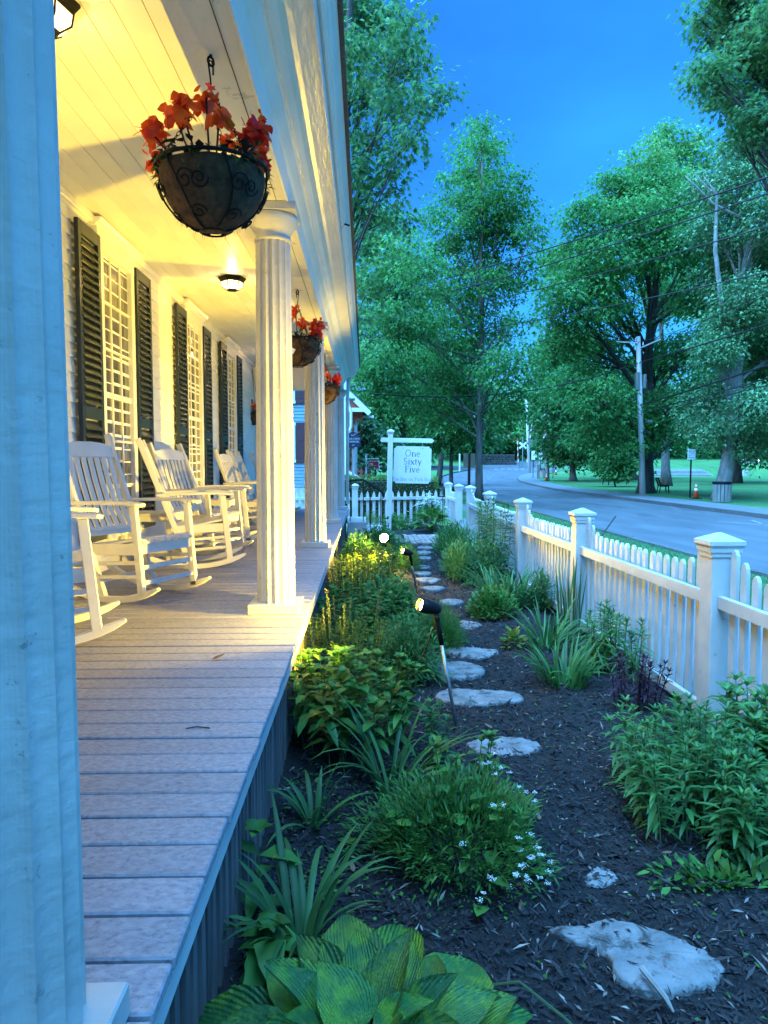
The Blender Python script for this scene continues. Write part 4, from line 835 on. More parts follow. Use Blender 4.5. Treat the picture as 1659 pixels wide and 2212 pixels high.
# ================================================================== garden plants
GP = dict()
def stem_plant(name, lab, cat, x, y, rx, ry, nst, h, L, W, m, tpl='lance', nodes=9, per=2, lean=.25, droop=.35, seed=1, top=True, start=.25, hv=.2, up0=-.1, up1=1.1, group=None, extra=None, z=0.0, sm=None, bush=0):
    """upright leafy stems; every stem carries leaves in turns and a tuft at its tip"""
    rng = np.random.default_rng(seed); t = thing(name, lab, cat, (x, y, z), 0, group); mbs = MB(); parts = []
    for i in range(nst):
        a = rng.uniform(0, 6.28); r = math.sqrt(rng.random()); bx, by = rx * r * math.cos(a), ry * r * math.sin(a); H = h * (1 - hv * r * r) * rng.uniform(1 - hv, 1.05)
        la = math.atan2(by, bx) + rng.normal(0, .5); ll = lean * (.3 + r) * rng.uniform(.4, 1.2) * H
        f = lambda s: np.array([bx + ll * math.cos(la) * s ** 1.5, by + ll * math.sin(la) * s ** 1.5, H * s])
        mbs.tube([f(0), f(.35), f(.7), f(1)], [.0042, .0038, .003, .002], 4, False)
        n = nodes + int(rng.integers(-1, 2)); P = []; D = []; LL = []
        for k in range(n):
            s = start + (1 - start) * k / (n - 1); p = f(s); ph = k * 1.571 + rng.uniform(-.3, .3) + i
            for q in range(per):
                b = ph + q * 6.283 / per; e = up0 + (up1 - up0) * s ** 3 + rng.normal(0, .22)
                P.append(p); D.append((math.cos(b) * math.cos(e), math.sin(b) * math.cos(e), math.sin(e))); LL.append(L * (1.05 - .35 * abs(s - .55)) * rng.uniform(.7, 1.15) * (.7 if s > .95 else 1))
        if top:
            for q in range(5):
                b = q * 1.257 + i; P.append(f(1)); D.append((math.cos(b) * .6, math.sin(b) * .6, .8)); LL.append(L * rng.uniform(.45, .75))
        P = np.array(P); D = np.array(D); LL = np.array(LL)
        parts.append(leaves(P, D, LL, LL * (W / L) * rng.uniform(.8, 1.1, len(LL)), tpl, droop))
    if bush:
        n = bush; a = rng.uniform(0, 6.28, n); r = np.sqrt(rng.random(n)); P = np.stack([rx * r * np.cos(a), ry * r * np.sin(a), rng.uniform(.0, .35, n) * h], 1); D = np.stack([np.cos(a), np.sin(a), rng.uniform(-.2, .8, n)], 1) + rng.normal(0, .5, (n, 3))
        parts.append(leaves(P, D, L * rng.uniform(.4, .8, n), W * rng.uniform(.5, .9, n), tpl, droop))
    V, F = merge(parts); tag(link('foliage', np_mesh(name + '_foliage', V, F, m), t), kind='stuff'); tag(mbs.obj('stem', sm or LF['stem'], t), kind='stuff')
    if extra: extra(t, rng)
    return t
def mound_plant(name, lab, cat, x, y, rx, ry, h, n, L, W, m, tpl='fold', seed=1, group=None, extra=None, droop=.2, shell=.45, z=0.0, out=.9, upb=.5):
    rng = np.random.default_rng(seed); t = thing(name, lab, cat, (x, y, z), 0, group)
    a = rng.uniform(0, 6.28, n); ce = rng.random(n); r3 = (shell + (1 - shell) * rng.random(n)) ; se = np.sqrt(1 - ce ** 2)
    lump = 1 + .16 * np.sin(3 * a + seed) + .10 * np.sin(5 * a + 7 * ce + seed * 2)
    P = np.stack([rx * r3 * se * np.cos(a) * lump, ry * r3 * se * np.sin(a) * lump, .02 + h * r3 * ce * (1 + .12 * np.sin(7 * a + 3 * seed))], 1)
    D = np.stack([se * np.cos(a) * out, se * np.sin(a) * out, ce * .6 + upb], 1) + rng.normal(0, .38, (n, 3))
    LL = L * rng.uniform(.6, 1.2, n)
    tag(link('foliage', np_mesh(name + '_foliage', *leaves(P, D, LL, LL * W / L, tpl, droop), m), t), kind='stuff')
    st = MB()
    for i in range(min(60, n // 20)):
        q = P[i]; st.tube([(q[0] * .2, q[1] * .2, 0), (q[0] * .6, q[1] * .6, q[2] * .6), q], .0022, 4, False)
    tag(st.obj('stem', LF['stem'], t), kind='stuff')
    if extra: extra(t, rng, P)
    return t
def strap_plant(name, lab, cat, x, y, r, n, L, W, m, lean=(.1, .7), arch=(.5, 1.6), seed=1, group=None, azr=None, z=0.0, extra=None):
    rng = np.random.default_rng(seed); t = thing(name, lab, cat, (x, y, z), 0, group)
    az = rng.uniform(0, 6.28, n) if azr is None else rng.uniform(azr[0], azr[1], n); q = r * np.sqrt(rng.random(n)); P = np.stack([q * np.cos(az + rng.normal(0, .5, n)), q * np.sin(az + rng.normal(0, .5, n)), 0 * q], 1)
    V, F = straps(P, az, L * rng.uniform(.55, 1.1, n), W * rng.uniform(.7, 1.15, n), rng.uniform(*lean, n), rng.uniform(*arch, n))
    tag(link('foliage', np_mesh(name + '_foliage', V, F, m, True), t), kind='stuff')
    if extra: extra(t, rng)
    return t
# ---- hosta: each big leaf is a piece
def hosta_leaf(cup, wave, wid, seed):
    rng = random.Random(seed); nu, nv = 18, 22; V = []; F = []
    for i in range(nu + 1):
        u = i / nu; w = wid * math.sin(math.pi * min(1, u ** .62 * .985 + .015)) ** .9 * (1 if u < .75 else 1)
        for j in range(nv + 1):
            v = -1 + 2 * j / nv
            z = cup * v * v * w + .011 * math.cos(v * 22 - 3.5 * abs(v) * u) * math.sin(math.pi * min(1, u * .96 + .02)) ** .5 * (.6 + abs(v) * .3) + wave * math.sin(u * 9 + v * 3 + seed) * abs(v) ** 2 - .34 * max(0, u - .35) ** 2 - .05 * u + .006 * math.sin(u * 40 + 3 * v + seed) * math.cos(v * 9) * (1 - abs(v))
            V.append((u - .06 * v * v * (1 - u) * 2 * (u < .5), v * w * .5 * 1.0, z))
    for i in range(nu):
        for j in range(nv): k = i * (nv + 1) + j; F.append((k, k + 1, k + nv + 2, k + nv + 1))
    return MB().add(V, F).mesh('hosta_leaf', LF['hosta'], smooth=True)
HL = [hosta_leaf(.28, .010, .72, 1), hosta_leaf(.16, .018, .80, 2), hosta_leaf(.42, .012, .66, 3)]
def hosta(lab, x, y, n, R_, H, L, seed, group=None, z=0.0, manual=None):
    rng = random.Random(seed); t = thing('hosta', lab, 'hosta', (x, y, z), 0, group); st = MB()
    for i in range(n):
        f = (i + .5) / n; a = i * 2.39996 + rng.uniform(-.25, .25); rr = R_ * f ** .6 * rng.uniform(.8, 1.05); hz = H * (1.0 - .62 * f ** 1.4) * rng.uniform(.85, 1.15); l = L * rng.uniform(.8, 1.15) * (.72 + .28 * f)
        p = Vector((rr * .62 * math.cos(a), rr * .62 * math.sin(a), hz)); pitch = (.95 - 1.15 * f) + rng.uniform(-.2, .2)
        o = link('leaf', HL[i % 3], t, p, Euler((rng.uniform(-.35, .35), -pitch, a + rng.uniform(-.2, .2)), 'XYZ'), (l, l * rng.uniform(.9, 1.15), l))
        st.tube([(p.x * .12, p.y * .12, 0), (p.x * .55, p.y * .55, hz * .65), p + Vector((.01 * math.cos(a), .01 * math.sin(a), .003))], [.006, .005, .004], 5)
    tag(st.obj('leaf_stalk', LF['stem'], t), kind='stuff'); return t
hosta('big broad leaved hosta nearest the camera at the bottom of the bed', .01, 1.53, 42, .56, .25, .235, 4)
hosta('bright hosta at the far end of the bed below the white flowered bush', 1.50, 16.4, 34, .52, .42, .26, 9)
# ---- left bed, front to back
strap_plant('daylily', 'arching dark strap leaved daylily right behind the big hosta', 'daylily', -.20, 2.12, .05, 30, .52, .026, LF['daylily'], (.05, .55), (.4, 1.9), 3)
strap_plant('daylily', 'small daylily with one upright folded blade beside the porch skirt', 'daylily', -.22, 2.92, .03, 14, .34, .024, LF['daylily'], (.05, .7), (.5, 1.7), 5)
strap_plant('daylily', 'long arching daylily between the tall leafy stems and the white flowered mound', 'daylily', .12, 3.22, .06, 26, .58, .022, LF['daylily'], (.1, .6), (.5, 1.8), 6)
stem_plant('broadleaf_seedling', 'upright seedling with big pointed leaves against the skirt slats', 'seedling', -.34, 2.28, .01, .01, 1, .42, .15, .075, LF['broad'], 'lance', 5, 2, .1, .5, 8, True, .3)
stem_plant('broadleaf_seedling', 'lower seedling with drooping toothed leaves between skirt and big hosta', 'seedling', -.30, 1.98, .01, .01, 2, .24, .13, .08, LF['broad'], 'lance', 4, 2, .2, .7, 9, True, .4)
def white_flowers(n, sz, side=None, top=.0):
    def f(t, rng, P):
        idx = rng.choice(len(P), min(len(P), n * 12), replace=False); Q = P[idx]; nrm = np.linalg.norm(Q * [1, 1, 1.2], axis=1); o = np.argsort(-nrm); Q = Q[o]
        if side is not None: Q = Q[(Q @ np.array([math.cos(side), math.sin(side), .25])) > .25 * np.abs(Q).max()]
        for k in range(min(n, len(Q))):
            m_ = 26; p = Q[k] * 1.06 + [0, 0, .02]; PP = p + rng.normal(0, sz * .45, (m_, 3)) * [1, 1, .4]; D = rng.normal(0, 1, (m_, 3)); D[:, 2] = np.abs(D[:, 2]) * .4
            link('flower', np_mesh('white_flower', *leaves(PP, D, sz * .42, sz * .36, 'diamond', 0, np.tile([0, 0, 1.], (m_, 1)) + rng.normal(0, .3, (m_, 3))), LF['flower']), t)
    return f
def mound_mix(t, rng, P):
    white_flowers(44, .013, -.30)(t, rng, P)
    n = 85; Q = P[rng.choice(len(P), n)] * [.98, .98, 1.06]; D = rng.normal(0, 1, (n, 3)); D[:, 2] = .2; LL = rng.uniform(.05, .10, n)
    tag(link('broad_foliage', np_mesh('mound_broad_leaf', *leaves(Q, D, LL, LL * .62, 'lance', .3), LF['broad']), t), kind='stuff')
mound_plant('candytuft', 'dense low mound of narrow leaves edged with small white flowers', 'candytuft', .36, 2.74, .37, .40, .27, 5200, .045, .0095, LF['fine'], 'lance', 5, None, mound_mix, .1, .5)
stem_plant('sunflower_stem', 'few pale pointed shoots rising above the white flowered mound', 'leafy shoots', .40, 2.98, .24, .14, 6, .36, .10, .045, LF['broad'], 'lance', 5, 2, .2, .4, 11)
stem_plant('leafy_perennial', 'tall clump of broad pointed leaves on bare stems beside the porch edge', 'perennial', -.10, 3.72, .32, .34, 46, .50, .125, .052, LF['broad'], 'lance', 8, 2, .16, .45, 12, True, .42, .16, 0, 1.0)
stem_plant('phlox', 'single small phlox shoot at the foot of the nearest spotlight', 'phlox', .36, 3.52, .05, .05, 5, .32, .075, .022, LF['lily'], 'lance', 12, 2, .15, .3, 13)
def spikes(n, h, m):
    def f(t, rng):
        for k in range(n):
            a = rng.uniform(0, 6.28); r = .16 * math.sqrt(rng.random()); b = np.array([r * math.cos(a), r * math.sin(a), 0]); tip = b * 1.4 + [0, 0, h * rng.uniform(.85, 1.12)]
            q = 60; s = rng.uniform(.72, 1, q); P = b + (tip - b) * s[:, None] + rng.normal(0, .004, (q, 3)); D = rng.normal(0, 1, (q, 3)); D[:, 2] += .8
            link('seed_spike', np_mesh('seed_spike', *leaves(P, D, .014, .007, 'diamond'), m), t); MB().tube([b, (b + tip) / 2 + [0, 0, .03], tip], .0018, 4, False).obj('spike_stem', LF['stem'], t)
    return f
stem_plant('baptisia', 'airy yellow green plant with pale seed spikes lit by the nearest spotlight', 'baptisia', -.12, 4.86, .30, .30, 52, .50, .040, .017, LF['yellowg'], 'lance', 12, 3, .18, .2, 14, True, .45, .14, .1, 1.0, None, spikes(8, .62, LF['seed']))
mound_plant('amsonia', 'soft narrow leaved blue green clump left of the pale stepping stones', 'amsonia', .28, 5.10, .27, .35, .42, 2600, .085, .013, LF['lily'], 'lance', 15, None, None, .45, .35)
stem_plant('leafy_perennial', 'bright broad leaved clump at the porch edge behind the airy yellow plant', 'perennial', -.14, 6.05, .27, .45, 44, .48, .10, .062, LF['broad'], 'lance', 8, 2, .15, .4, 16, True, .3, .2, 0, .9, None, None, 0, None, 200)
mound_plant('coreopsis', 'feathery fine leaved green mound by the path', 'coreopsis', .62, 6.05, .24, .36, .30, 4200, .055, .0045, LF['fine'], 'lance', 17, None, None, .05, .3)
mound_plant('leafy_perennial', 'mid green mass of pointed leaves between the two stake spotlights', 'perennial', .24, 6.9, .32, .60, .40, 1900, .10, .040, LF['lily'], 'lance', 18, None, None, .5, .4)
stem_plant('leafy_perennial', 'small leaved glowing bush along the porch edge before the second column', 'perennial', -.10, 7.7, .30, .70, 110, .52, .050, .022, LF['yellowg'], 'lance', 12, 2, .12, .3, 19, True, .3, .15, 0, 1, None, None, 0, None, 500)
stem_plant('leafy_perennial', 'bush with warm lit pointed tips beside the farther stake spotlight', 'perennial', .22, 8.9, .28, .50, 52, .50, .10, .034, LF['yellowg'], 'lance', 9, 2, .15, .3, 20, True, .3, .15, .1, 1, None, None, 0, None, 300)
mound_plant('leafy_perennial', 'dark leafy mass at the porch edge level with the glaring spotlight', 'perennial', -.10, 10.2, .34, 1.0, .50, 2400, .09, .032, LF['broad'], 'lance', 21, None, None, .4, .4)
mound_plant('leafy_perennial', 'low leafy mass behind the glaring spotlight toward the brick walk', 'perennial', .20, 12.4, .50, .95, .42, 2800, .10, .034, LF['lily'], 'lance', 22, None, None, .4, .4)
mound_plant('coreopsis', 'feathery green tuft right of the glaring spotlight', 'coreopsis', .62, 10.6, .20, .7, .34, 2600, .07, .007, LF['fine'], 'lance', 23, None, None, .1, .3)
stem_plant('leafy_perennial', 'few taller shoots beside the inn sign post', 'perennial', .55, 13.4, .3, .2, 9, .6, .13, .05, LF['broad'], 'lance', 6, 2, .15, .4, 24)
# ---- right bed, front to back
stem_plant('coneflower', 'big dense clump of narrow leaved stems beside the nearest fence post', 'perennial', 1.52, 3.00, .40, .54, 125, .40, .095, .022, LF['lily'], 'lance', 11, 2, .14, .35, 31, True, .25, .2, -.1, 1.1, None, None, 0, None, 420)
stem_plant('coneflower', 'taller broad bladed clump crowding the fence right of the nearest post', 'perennial', 1.93, 3.20, .19, .40, 44, .47, .16, .036, LF['lily'], 'lance', 8, 2, .14, .4, 32, True, .2, .2, 0, 1.0)
mound_plant('weed_rosette', 'pale low weeds in front of the big narrow leaved clump', 'weeds', 1.26, 2.46, .30, .10, .07, 150, .06, .026, LF['broad'], 'lance', 33, None, None, .2, .1)
stem_plant('penstemon', 'dark purple leaved plant in front of the fence rail', 'penstemon', 1.68, 4.40, .14, .17, 14, .34, .085, .020, LF['purple'], 'lance', 7, 2, .18, .3, 34, True, .3, .2, 0, 1.0, None, None, 0, LF['purple'])
strap_plant('daylily', 'bright fan leaved daylily standing alone in the mulch by the fence', 'daylily', 1.36, 4.86, .13, 70, .40, .028, LF['lily'], (.05, .75), (.3, 1.3), 35)
stem_plant('lily', 'thin lily stems with narrow leaves against the fence pickets', 'lily', 1.80, 5.15, .14, .42, 20, .48, .12, .020, LF['lily'], 'lance', 10, 3, .12, .4, 36, True, .2)
strap_plant('daylily', 'pale daylily clump behind the bright fan leaved one', 'daylily', 1.50, 5.85, .16, 64, .45, .026, LF['daylily'], (.05, .8), (.4, 1.5), 37)
strap_plant('iris', 'upright dark sword leaves of an iris in front of the second post', 'iris', 1.86, 6.45, .11, 26, .72, .020, LF['daylily'], (.0, .16), (.0, .25), 38)
mound_plant('leafy_perennial', 'low rounded glossy leaved shrub at the path edge', 'shrub', 1.26, 7.15, .24, .28, .26, 1100, .07, .030, LF['broad'], 'lance', 39, None, None, .2, .4)
mound_plant('weed_rosette', 'pale lettuce like rosette beside the daylily clump', 'weeds', 1.22, 5.85, .08, .10, .16, 60, .09, .05, LF['yellowg'], 'lance', 40, None, None, .2, .3)
strap_plant('daylily', 'wide daylily clump beyond the low glossy shrub', 'daylily', 1.56, 7.75, .26, 120, .60, .024, LF['daylily'], (.05, .7), (.4, 1.5), 41)
mound_plant('leafy_perennial', 'dark upright foliage between the wide daylily clump and the fence', 'perennial', 1.86, 7.55, .12, .3, .38, 420, .10, .022, LF['daylily'], 'lance', 42, None, None, .3, .3)
stem_plant('lily', 'tall lilies with whorled leaves leaning on the fence by the third post', 'lily', 1.70, 9.6, .22, .70, 16, 1.02, .13, .022, LF['lily'], 'lance', 12, 5, .08, .35, 43, True, .35, .12, 0, .9)
mound_plant('leafy_perennial', 'dense dark clump under the tall whorled lilies', 'perennial', 1.56, 9.3, .34, .70, .52, 2600, .11, .024, LF['daylily'], 'lance', 44, None, None, .5, .3)
mound_plant('leafy_perennial', 'grassy green clump at the path edge under the tall lilies', 'perennial', 1.26, 9.7, .22, .90, .46, 2600, .12, .014, LF['lily'], 'lance', 45, None, None, .4, .3, 0, .5, 1.0)
mound_plant('leafy_perennial', 'grassy clump that ends at the brick walk near the gate post', 'perennial', 1.52, 12.3, .40, 1.0, .50, 3000, .13, .016, LF['lily'], 'lance', 46, None, None, .4, .3, 0, .5, 1.0)
mound_plant('candytuft', 'dark rounded bush covered with small white flowers behind the far hosta', 'bush', 1.52, 17.35, .46, .40, .70, 2600, .06, .022, LF['tree_dark'], 'fold', 47, None, white_flowers(150, .035), .1, .5)
mound_plant('boxwood', 'clipped boxwood beside the porch steps', 'shrub', .12, 16.9, .30, .45, .42, 2200, .03, .014, LF['hedge'], 'fold', 48, None, None, .1, .6)
mound_plant('leafy_perennial', 'low green strip along the foot of the cross fence', 'perennial', .72, 17.4, .50, .40, .35, 1400, .09, .03, LF['broad'], 'lance', 49, None, None, .4, .3)
# leaning support stake by the fence, fallen leaves, twigs, deck litter
tag(MB().tube([at(1330, 1115, 8.6) - Vector((0, 0, 0)), at(1258, 1215, 8.1)], .008, 6).obj('plant_stake', mt['darkwood']), 'thin dark stake leaning on the fence between the lilies', 'plant stake')
tag(MB().tube([(.80, 1.99, .055), (.835, 1.90, .03), (.84, 1.86, .02)], [.009, .008, .003], 6).obj('wood_splinter', mt['wood']), 'pale splinter of wood lying against the big stepping stone', 'twig')
tag(MB().tube([(.30, 1.93, .05), (.42, 1.88, .10), (.52, 1.80, .06), (.60, 1.72, .02)], .004, 5).obj('plant_stalk', LF['stem']), 'bent yellow green stem fallen across the mulch behind the hosta', 'stem')
tag(MB().tube([(-.62, 2.46, FZ + .004), (-.585, 2.468, FZ + .007), (-.54, 2.462, FZ + .004)], .0022, 5).obj('twig', mt['darkwood']), 'tiny dark twig lying on the deck boards', 'twig')
tag(link('fallen_leaf', np_mesh('fallen_leaf', *leaves(np.array([[0, 0, 0.]]), np.array([[1, .3, .1]]), .07, .045, 'lance', -.3), LF['dead']), None, (-.72, 3.34, FZ + .008)), 'small curled dead leaf on the grey deck boards', 'leaf')
rng = np.random.default_rng(77); n = 70; xx = rng.uniform(-.3, 1.9, n); yy = 1.6 + 6 * rng.random(n) ** 1.5
P = np.stack([xx, yy, bedz(xx, yy) + .012], 1); D = np.stack([np.cos(xx * 99), np.sin(xx * 99), rng.normal(0, .25, n)], 1)
tag(link('leaf_litter', np_mesh('leaf_litter', *leaves(P, D, rng.uniform(.03, .06, n), rng.uniform(.015, .03, n), 'lance', -.2), LF['dead'])), kind='stuff')
n = 900; xx = np.concatenate([rng.uniform(-.36, .3, 600), rng.uniform(-.3, 1.6, 300)]); yy = np.concatenate([1.7 + 2.2 * rng.random(600), 1.6 + 3 * rng.random(300)])
P = np.stack([xx, yy, bedz(xx, yy) + .01], 1); D = rng.normal(0, 1, (n, 3)); D[:, 2] = np.abs(D[:, 2]) * .5
tag(link('weed_leaves', np_mesh('weed_leaves', *leaves(P, D, rng.uniform(.012, .035, n), rng.uniform(.008, .02, n), 'fold', .1), LF['broad'])), kind='stuff')
n = 16000; xx = rng.uniform(4.1, 6.1, n); yy = 3 + 22 * rng.random(n) ** 1.4; P = np.stack([xx, yy, -.10 - .024 * (xx - 4.1)], 1); D = rng.normal(0, .5, (n, 3)); D[:, 2] = 1
tag(link('verge_grass', np_mesh('verge_grass', *leaves(P, D, rng.uniform(.05, .10, n), .010, 'diamond', .3), LF['grass'])), kind='stuff')

# ================================================================== trees
def limb_path(a, b, rng, n=6, wob=.06, sag=.0):
    a, b = Vector(a), Vector(b); L = (b - a).length; pts = []
    o = Vector(rng.normal(0, wob * L, 3)); 
    for i in range(n + 1):
        t = i / n; pts.append(a.lerp(b, t) + o * math.sin(math.pi * t) + Vector((0, 0, sag * L * math.sin(math.pi * t))) + Vector(rng.normal(0, wob * L * .12, 3)) * (0 < i < n))
    return pts
def tree(name, lab, base, trunk_pts, tr, lobes, n, lsz, m, bark, seed, tpl='maple', clump=26, cs=.17, flat=.55, wr=.9, twig=True, group=None, cat='tree', limb_at=(.35, .95), droop=.35, shell=.35, lr=.28, hang=0):
    """trunk through trunk_pts, one limb per crown lobe, twigs to leaf clumps spread through each lobe"""
    rng = np.random.default_rng(seed); base = Vector(base); t = thing(name, lab, cat, base, 0, group); P0 = [Vector(p) - base for p in trunk_pts]
    path = []
    for a, b in zip(P0, P0[1:]): path += limb_path(a, b, rng, 4, .015)[:-1]
    path.append(P0[-1]); k = len(path); rad = [tr * (1.25 if i == 0 else 1) * (1 - .78 * (i / (k - 1)) ** .9) for i in range(k)]
    MB().tube(path, rad, 10).obj('trunk', bark, t, smooth=True)
    mb = MB(); mt2 = MB(); vol = np.array([q[3] ** 3 * (q[4] if len(q) > 4 else 1) for q in lobes]) ** .78; vol = vol / vol.sum(); Ls = []
    for (lx, ly, lz, r, *w), v in zip(lobes, vol):
        c = Vector((lx, ly, lz)) - base
        s = rng.uniform(*limb_at); hz = min(c.z - r * .3, path[-1].z); best = min(range(k), key=lambda i: abs(path[i].z - (P0[0].z + (hz - P0[0].z) * rng.uniform(.55, .9))))
        lp = limb_path(path[best], c, rng, 7, .05, .03); r0 = min(rad[best] * .6, tr * lr); mb.tube(lp, [r0 * (1 - .8 * i / 7) for i in range(8)], 6, False)
        nc = max(3, int(n * v / clump)); d = rng.normal(0, 1, (nc, 3)); d = unit(d); rr = r * (shell + (1 - shell) * rng.random(nc) ** .6); C = np.array(c) + d * rr[:, None] * np.array([1, 1, .85])
        if twig:
            for q in C[: max(4, int(nc * .2))]:
                j = int(rng.integers(3, 8)); tp = limb_path(lp[j], q, rng, 3, .06); mt2.tube(tp, [r0 * .22, r0 * .16, r0 * .1, r0 * .05], 4, False)
        m_ = rng.poisson(clump, nc); idx = np.repeat(np.arange(nc), m_); q = len(idx); sg = cs * np.repeat(rng.uniform(.7, 1.35, nc), m_) * wr
        off = rng.normal(0, 1, (q, 3)) * sg[:, None] * [1, 1, flat]
        if hang: off[:, 2] = -np.abs(off[:, 2]) * hang
        PP = C[idx] + off; D = unit(off * [1, 1, .3] + rng.normal(0, .25, (q, 3)) * cs) + [0, 0, -.25]; up = rng.normal(0, .55, (q, 3)); up[:, 2] += 1.0
        sz = lsz * rng.uniform(.65, 1.25, q); Ls.append(leaves(PP, D, sz, sz * (.95 if tpl != 'lance' else .3), tpl, droop, up))
    mb.obj('limb', bark, t, smooth=True)['kind'] = 'stuff'
    if twig: mt2.obj('branch', bark, t, smooth=True)['kind'] = 'stuff'
    V, F = merge(Ls); tag(link('crown', np_mesh('tree_crown', V, F, m), t), kind='stuff'); return t
def lob(Y, *ls, dy=2.0, seed=0):
    """crown lobes measured in the photograph at the tree's own distance, spread in depth"""
    rng = random.Random(seed); out = []
    for (px, py, pr, *w) in ls:
        y = Y + rng.uniform(-dy, dy); p = at(px, py, y); out.append((p.x, p.y, p.z, pr * y / 1560, *w))
    return out
gz = lambda x, y: float(ground_z(x, y))
def gbase(px, py, Y): p = at(px, py, Y); return (p.x, Y, gz(p.x, Y) - .05)
G = 'trees around the street and park'
# street maple in the verge
b = gbase(1036, 1086, 33)
tree('maple_tree', 'slender street maple with a straight grey trunk rising beyond the picket fence', b, [b, at(1037, 900, 33), at(1040, 640, 33), at(1043, 300, 33)], .20, lob(33, (1042, 290, 48), (1035, 350, 62), (1000, 410, 60), (1085, 420, 66), (1045, 450, 70), (960, 500, 62), (1110, 490, 62), (1020, 540, 70), (1150, 500, 36), (920, 600, 62), (985, 630, 70), (1060, 620, 66), (1120, 590, 50), (895, 700, 60), (960, 720, 66), (1040, 720, 66), (1110, 700, 52, .5), (930, 790, 62), (1000, 810, 62), (1075, 800, 60), (1130, 770, 46, .5), (900, 860, 60), (965, 880, 56), (1090, 880, 52), (1150, 830, 34, .6), (850, 780, 50), (845, 690, 46), dy=2.2, seed=1), 32000, .165, LF['tree'], mt['bark'], 51, 'maple', 24, .30, .5, .9, group=G)
# silver maple over the eaves
b = (-1.2, 24, -.05)
tree('silver_maple_tree', 'tall airy silver maple hanging over the porch eaves with thin drooping twigs', b, [b, (-1.0, 24, 6), (-.6, 24, 13), (-.4, 24, 19)], .32, lob(23, (745, 20, 70), (810, 40, 70), (880, 60, 56), (760, 110, 70), (845, 130, 66), (905, 140, 44), (780, 200, 66), (860, 220, 60), (930, 210, 46), (960, 195, 30), (800, 290, 60), (880, 300, 50), (770, 370, 58), (840, 380, 52), (780, 450, 52), (850, 470, 44), (775, 540, 44), (800, 620, 40), (770, 690, 36), dy=2.5, seed=2), 8500, .155, LF['tree_grey2'], mt['bark_dark'], 52, 'spray', 7, .20, .8, 1.1, group=G, droop=.5, lr=.16, shell=.05)
# left background trees along the neighbour's lawn
b = gbase(872, 1030, 50)
tree('maple_tree', 'bright green bushy maple filling the gap left of the slender street maple', b, [b, at(870, 900, 50), at(865, 650, 50)], .34, lob(50, (815, 560, 64), (865, 600, 70), (800, 660, 70), (870, 700, 76), (930, 680, 60), (800, 760, 72), (865, 800, 76), (930, 790, 66), (800, 850, 70), (850, 890, 72), (915, 890, 66), (800, 930, 56), (860, 970, 52), (910, 970, 46), (775, 780, 50), (785, 690, 50), (790, 480, 50), (840, 500, 56), (900, 560, 56), (770, 600, 50), dy=3, seed=3), 24000, .28, LF['tree_pale2'], mt['bark'], 53, 'maple', 26, .42, .5, .9, group=G)
b = gbase(976, 1050, 42)
tree('maple_tree', 'smaller verge maple whose trunk stands left of the slender street maple', b, [b, at(976, 960, 42), at(972, 760, 42)], .15, lob(42, (960, 800, 56), (1000, 860, 52), (930, 870, 50), (970, 920, 46), (1010, 930, 40), (940, 950, 36), dy=2, seed=4), 6000, .24, LF['tree_dark'], mt['bark'], 54, 'maple', 22, .32, .5, .9, group=G)
b = gbase(945, 1032, 62)
tree('maple_tree', 'dark leaning trunk tree behind the right edge of the inn sign', b, [b, at(953, 990, 62), at(965, 900, 62), at(970, 780, 62)], .30, lob(62, (930, 800, 70), (985, 850, 66), (900, 880, 60), (960, 920, 52), (1010, 780, 60), dy=3, seed=5), 7000, .36, LF['tree_dark'], mt['bark_dark'], 55, 'maple', 22, .5, .5, .9, group=G)
b = (0.35, 29, -.02)
tree('dogwood_tree', 'small pale dogwood beside the navy sign in front of the brick house', b, [b, (.4, 29, 1.2), (.5, 29, 2.6)], .06, lob(29, (800, 930, 30), (790, 965, 34), (815, 985, 32), (835, 950, 26), (775, 1000, 22), dy=.8, seed=6), 2600, .14, LF['tree_grey'], mt['bark'], 56, 'diamond', 16, .2, .5, .9, group=G)
# far left and centre behind the crossing
FT = [(1075, 1000, 150, [(1070, 930, 52), (1100, 900, 56), (1050, 880, 54), (1115, 950, 42), (1085, 850, 50)], 'tree_pale2', 'pale yellow green tree beyond the crossing'), (1020, 1004, 140, [(1010, 930, 56), (1040, 960, 40), (980, 960, 46), (1020, 880, 54)], 'tree_dark', 'dark rounded tree on the slope beyond the crossing'),
      (1165, 1000, 170, [(1150, 900, 50), (1180, 870, 56), (1140, 950, 40), (1190, 930, 46), (1160, 830, 44)], 'tree', 'mid green tree far down the street'), (1215, 990, 165, [(1215, 860, 60), (1235, 800, 60), (1200, 930, 40), (1250, 900, 60), (1205, 760, 46)], 'tree_pale2', 'pale tall tree behind the far utility poles'), (900, 1008, 120, [(880, 900, 60), (920, 870, 60), (860, 960, 50), (910, 960, 46), (960, 940, 40)], 'tree_dark', 'dark tree on the far lawn behind the inn sign')]
for i, (px, py, Y, ls, m_, lab) in enumerate(FT):
    b = gbase(px, py, Y); c = at(ls[0][0], ls[0][1], Y)
    tree('street_tree', lab, b, [b, (b[0], Y, (b[2] + c.z) / 2), (c.x, Y, c.z + 2)], .35, lob(Y, *ls, dy=5, seed=60 + i), 4200, .8, LF[m_], mt['bark_dark'], 60 + i, 'maple', 20, 1.1, .5, .9, twig=False, group=G)
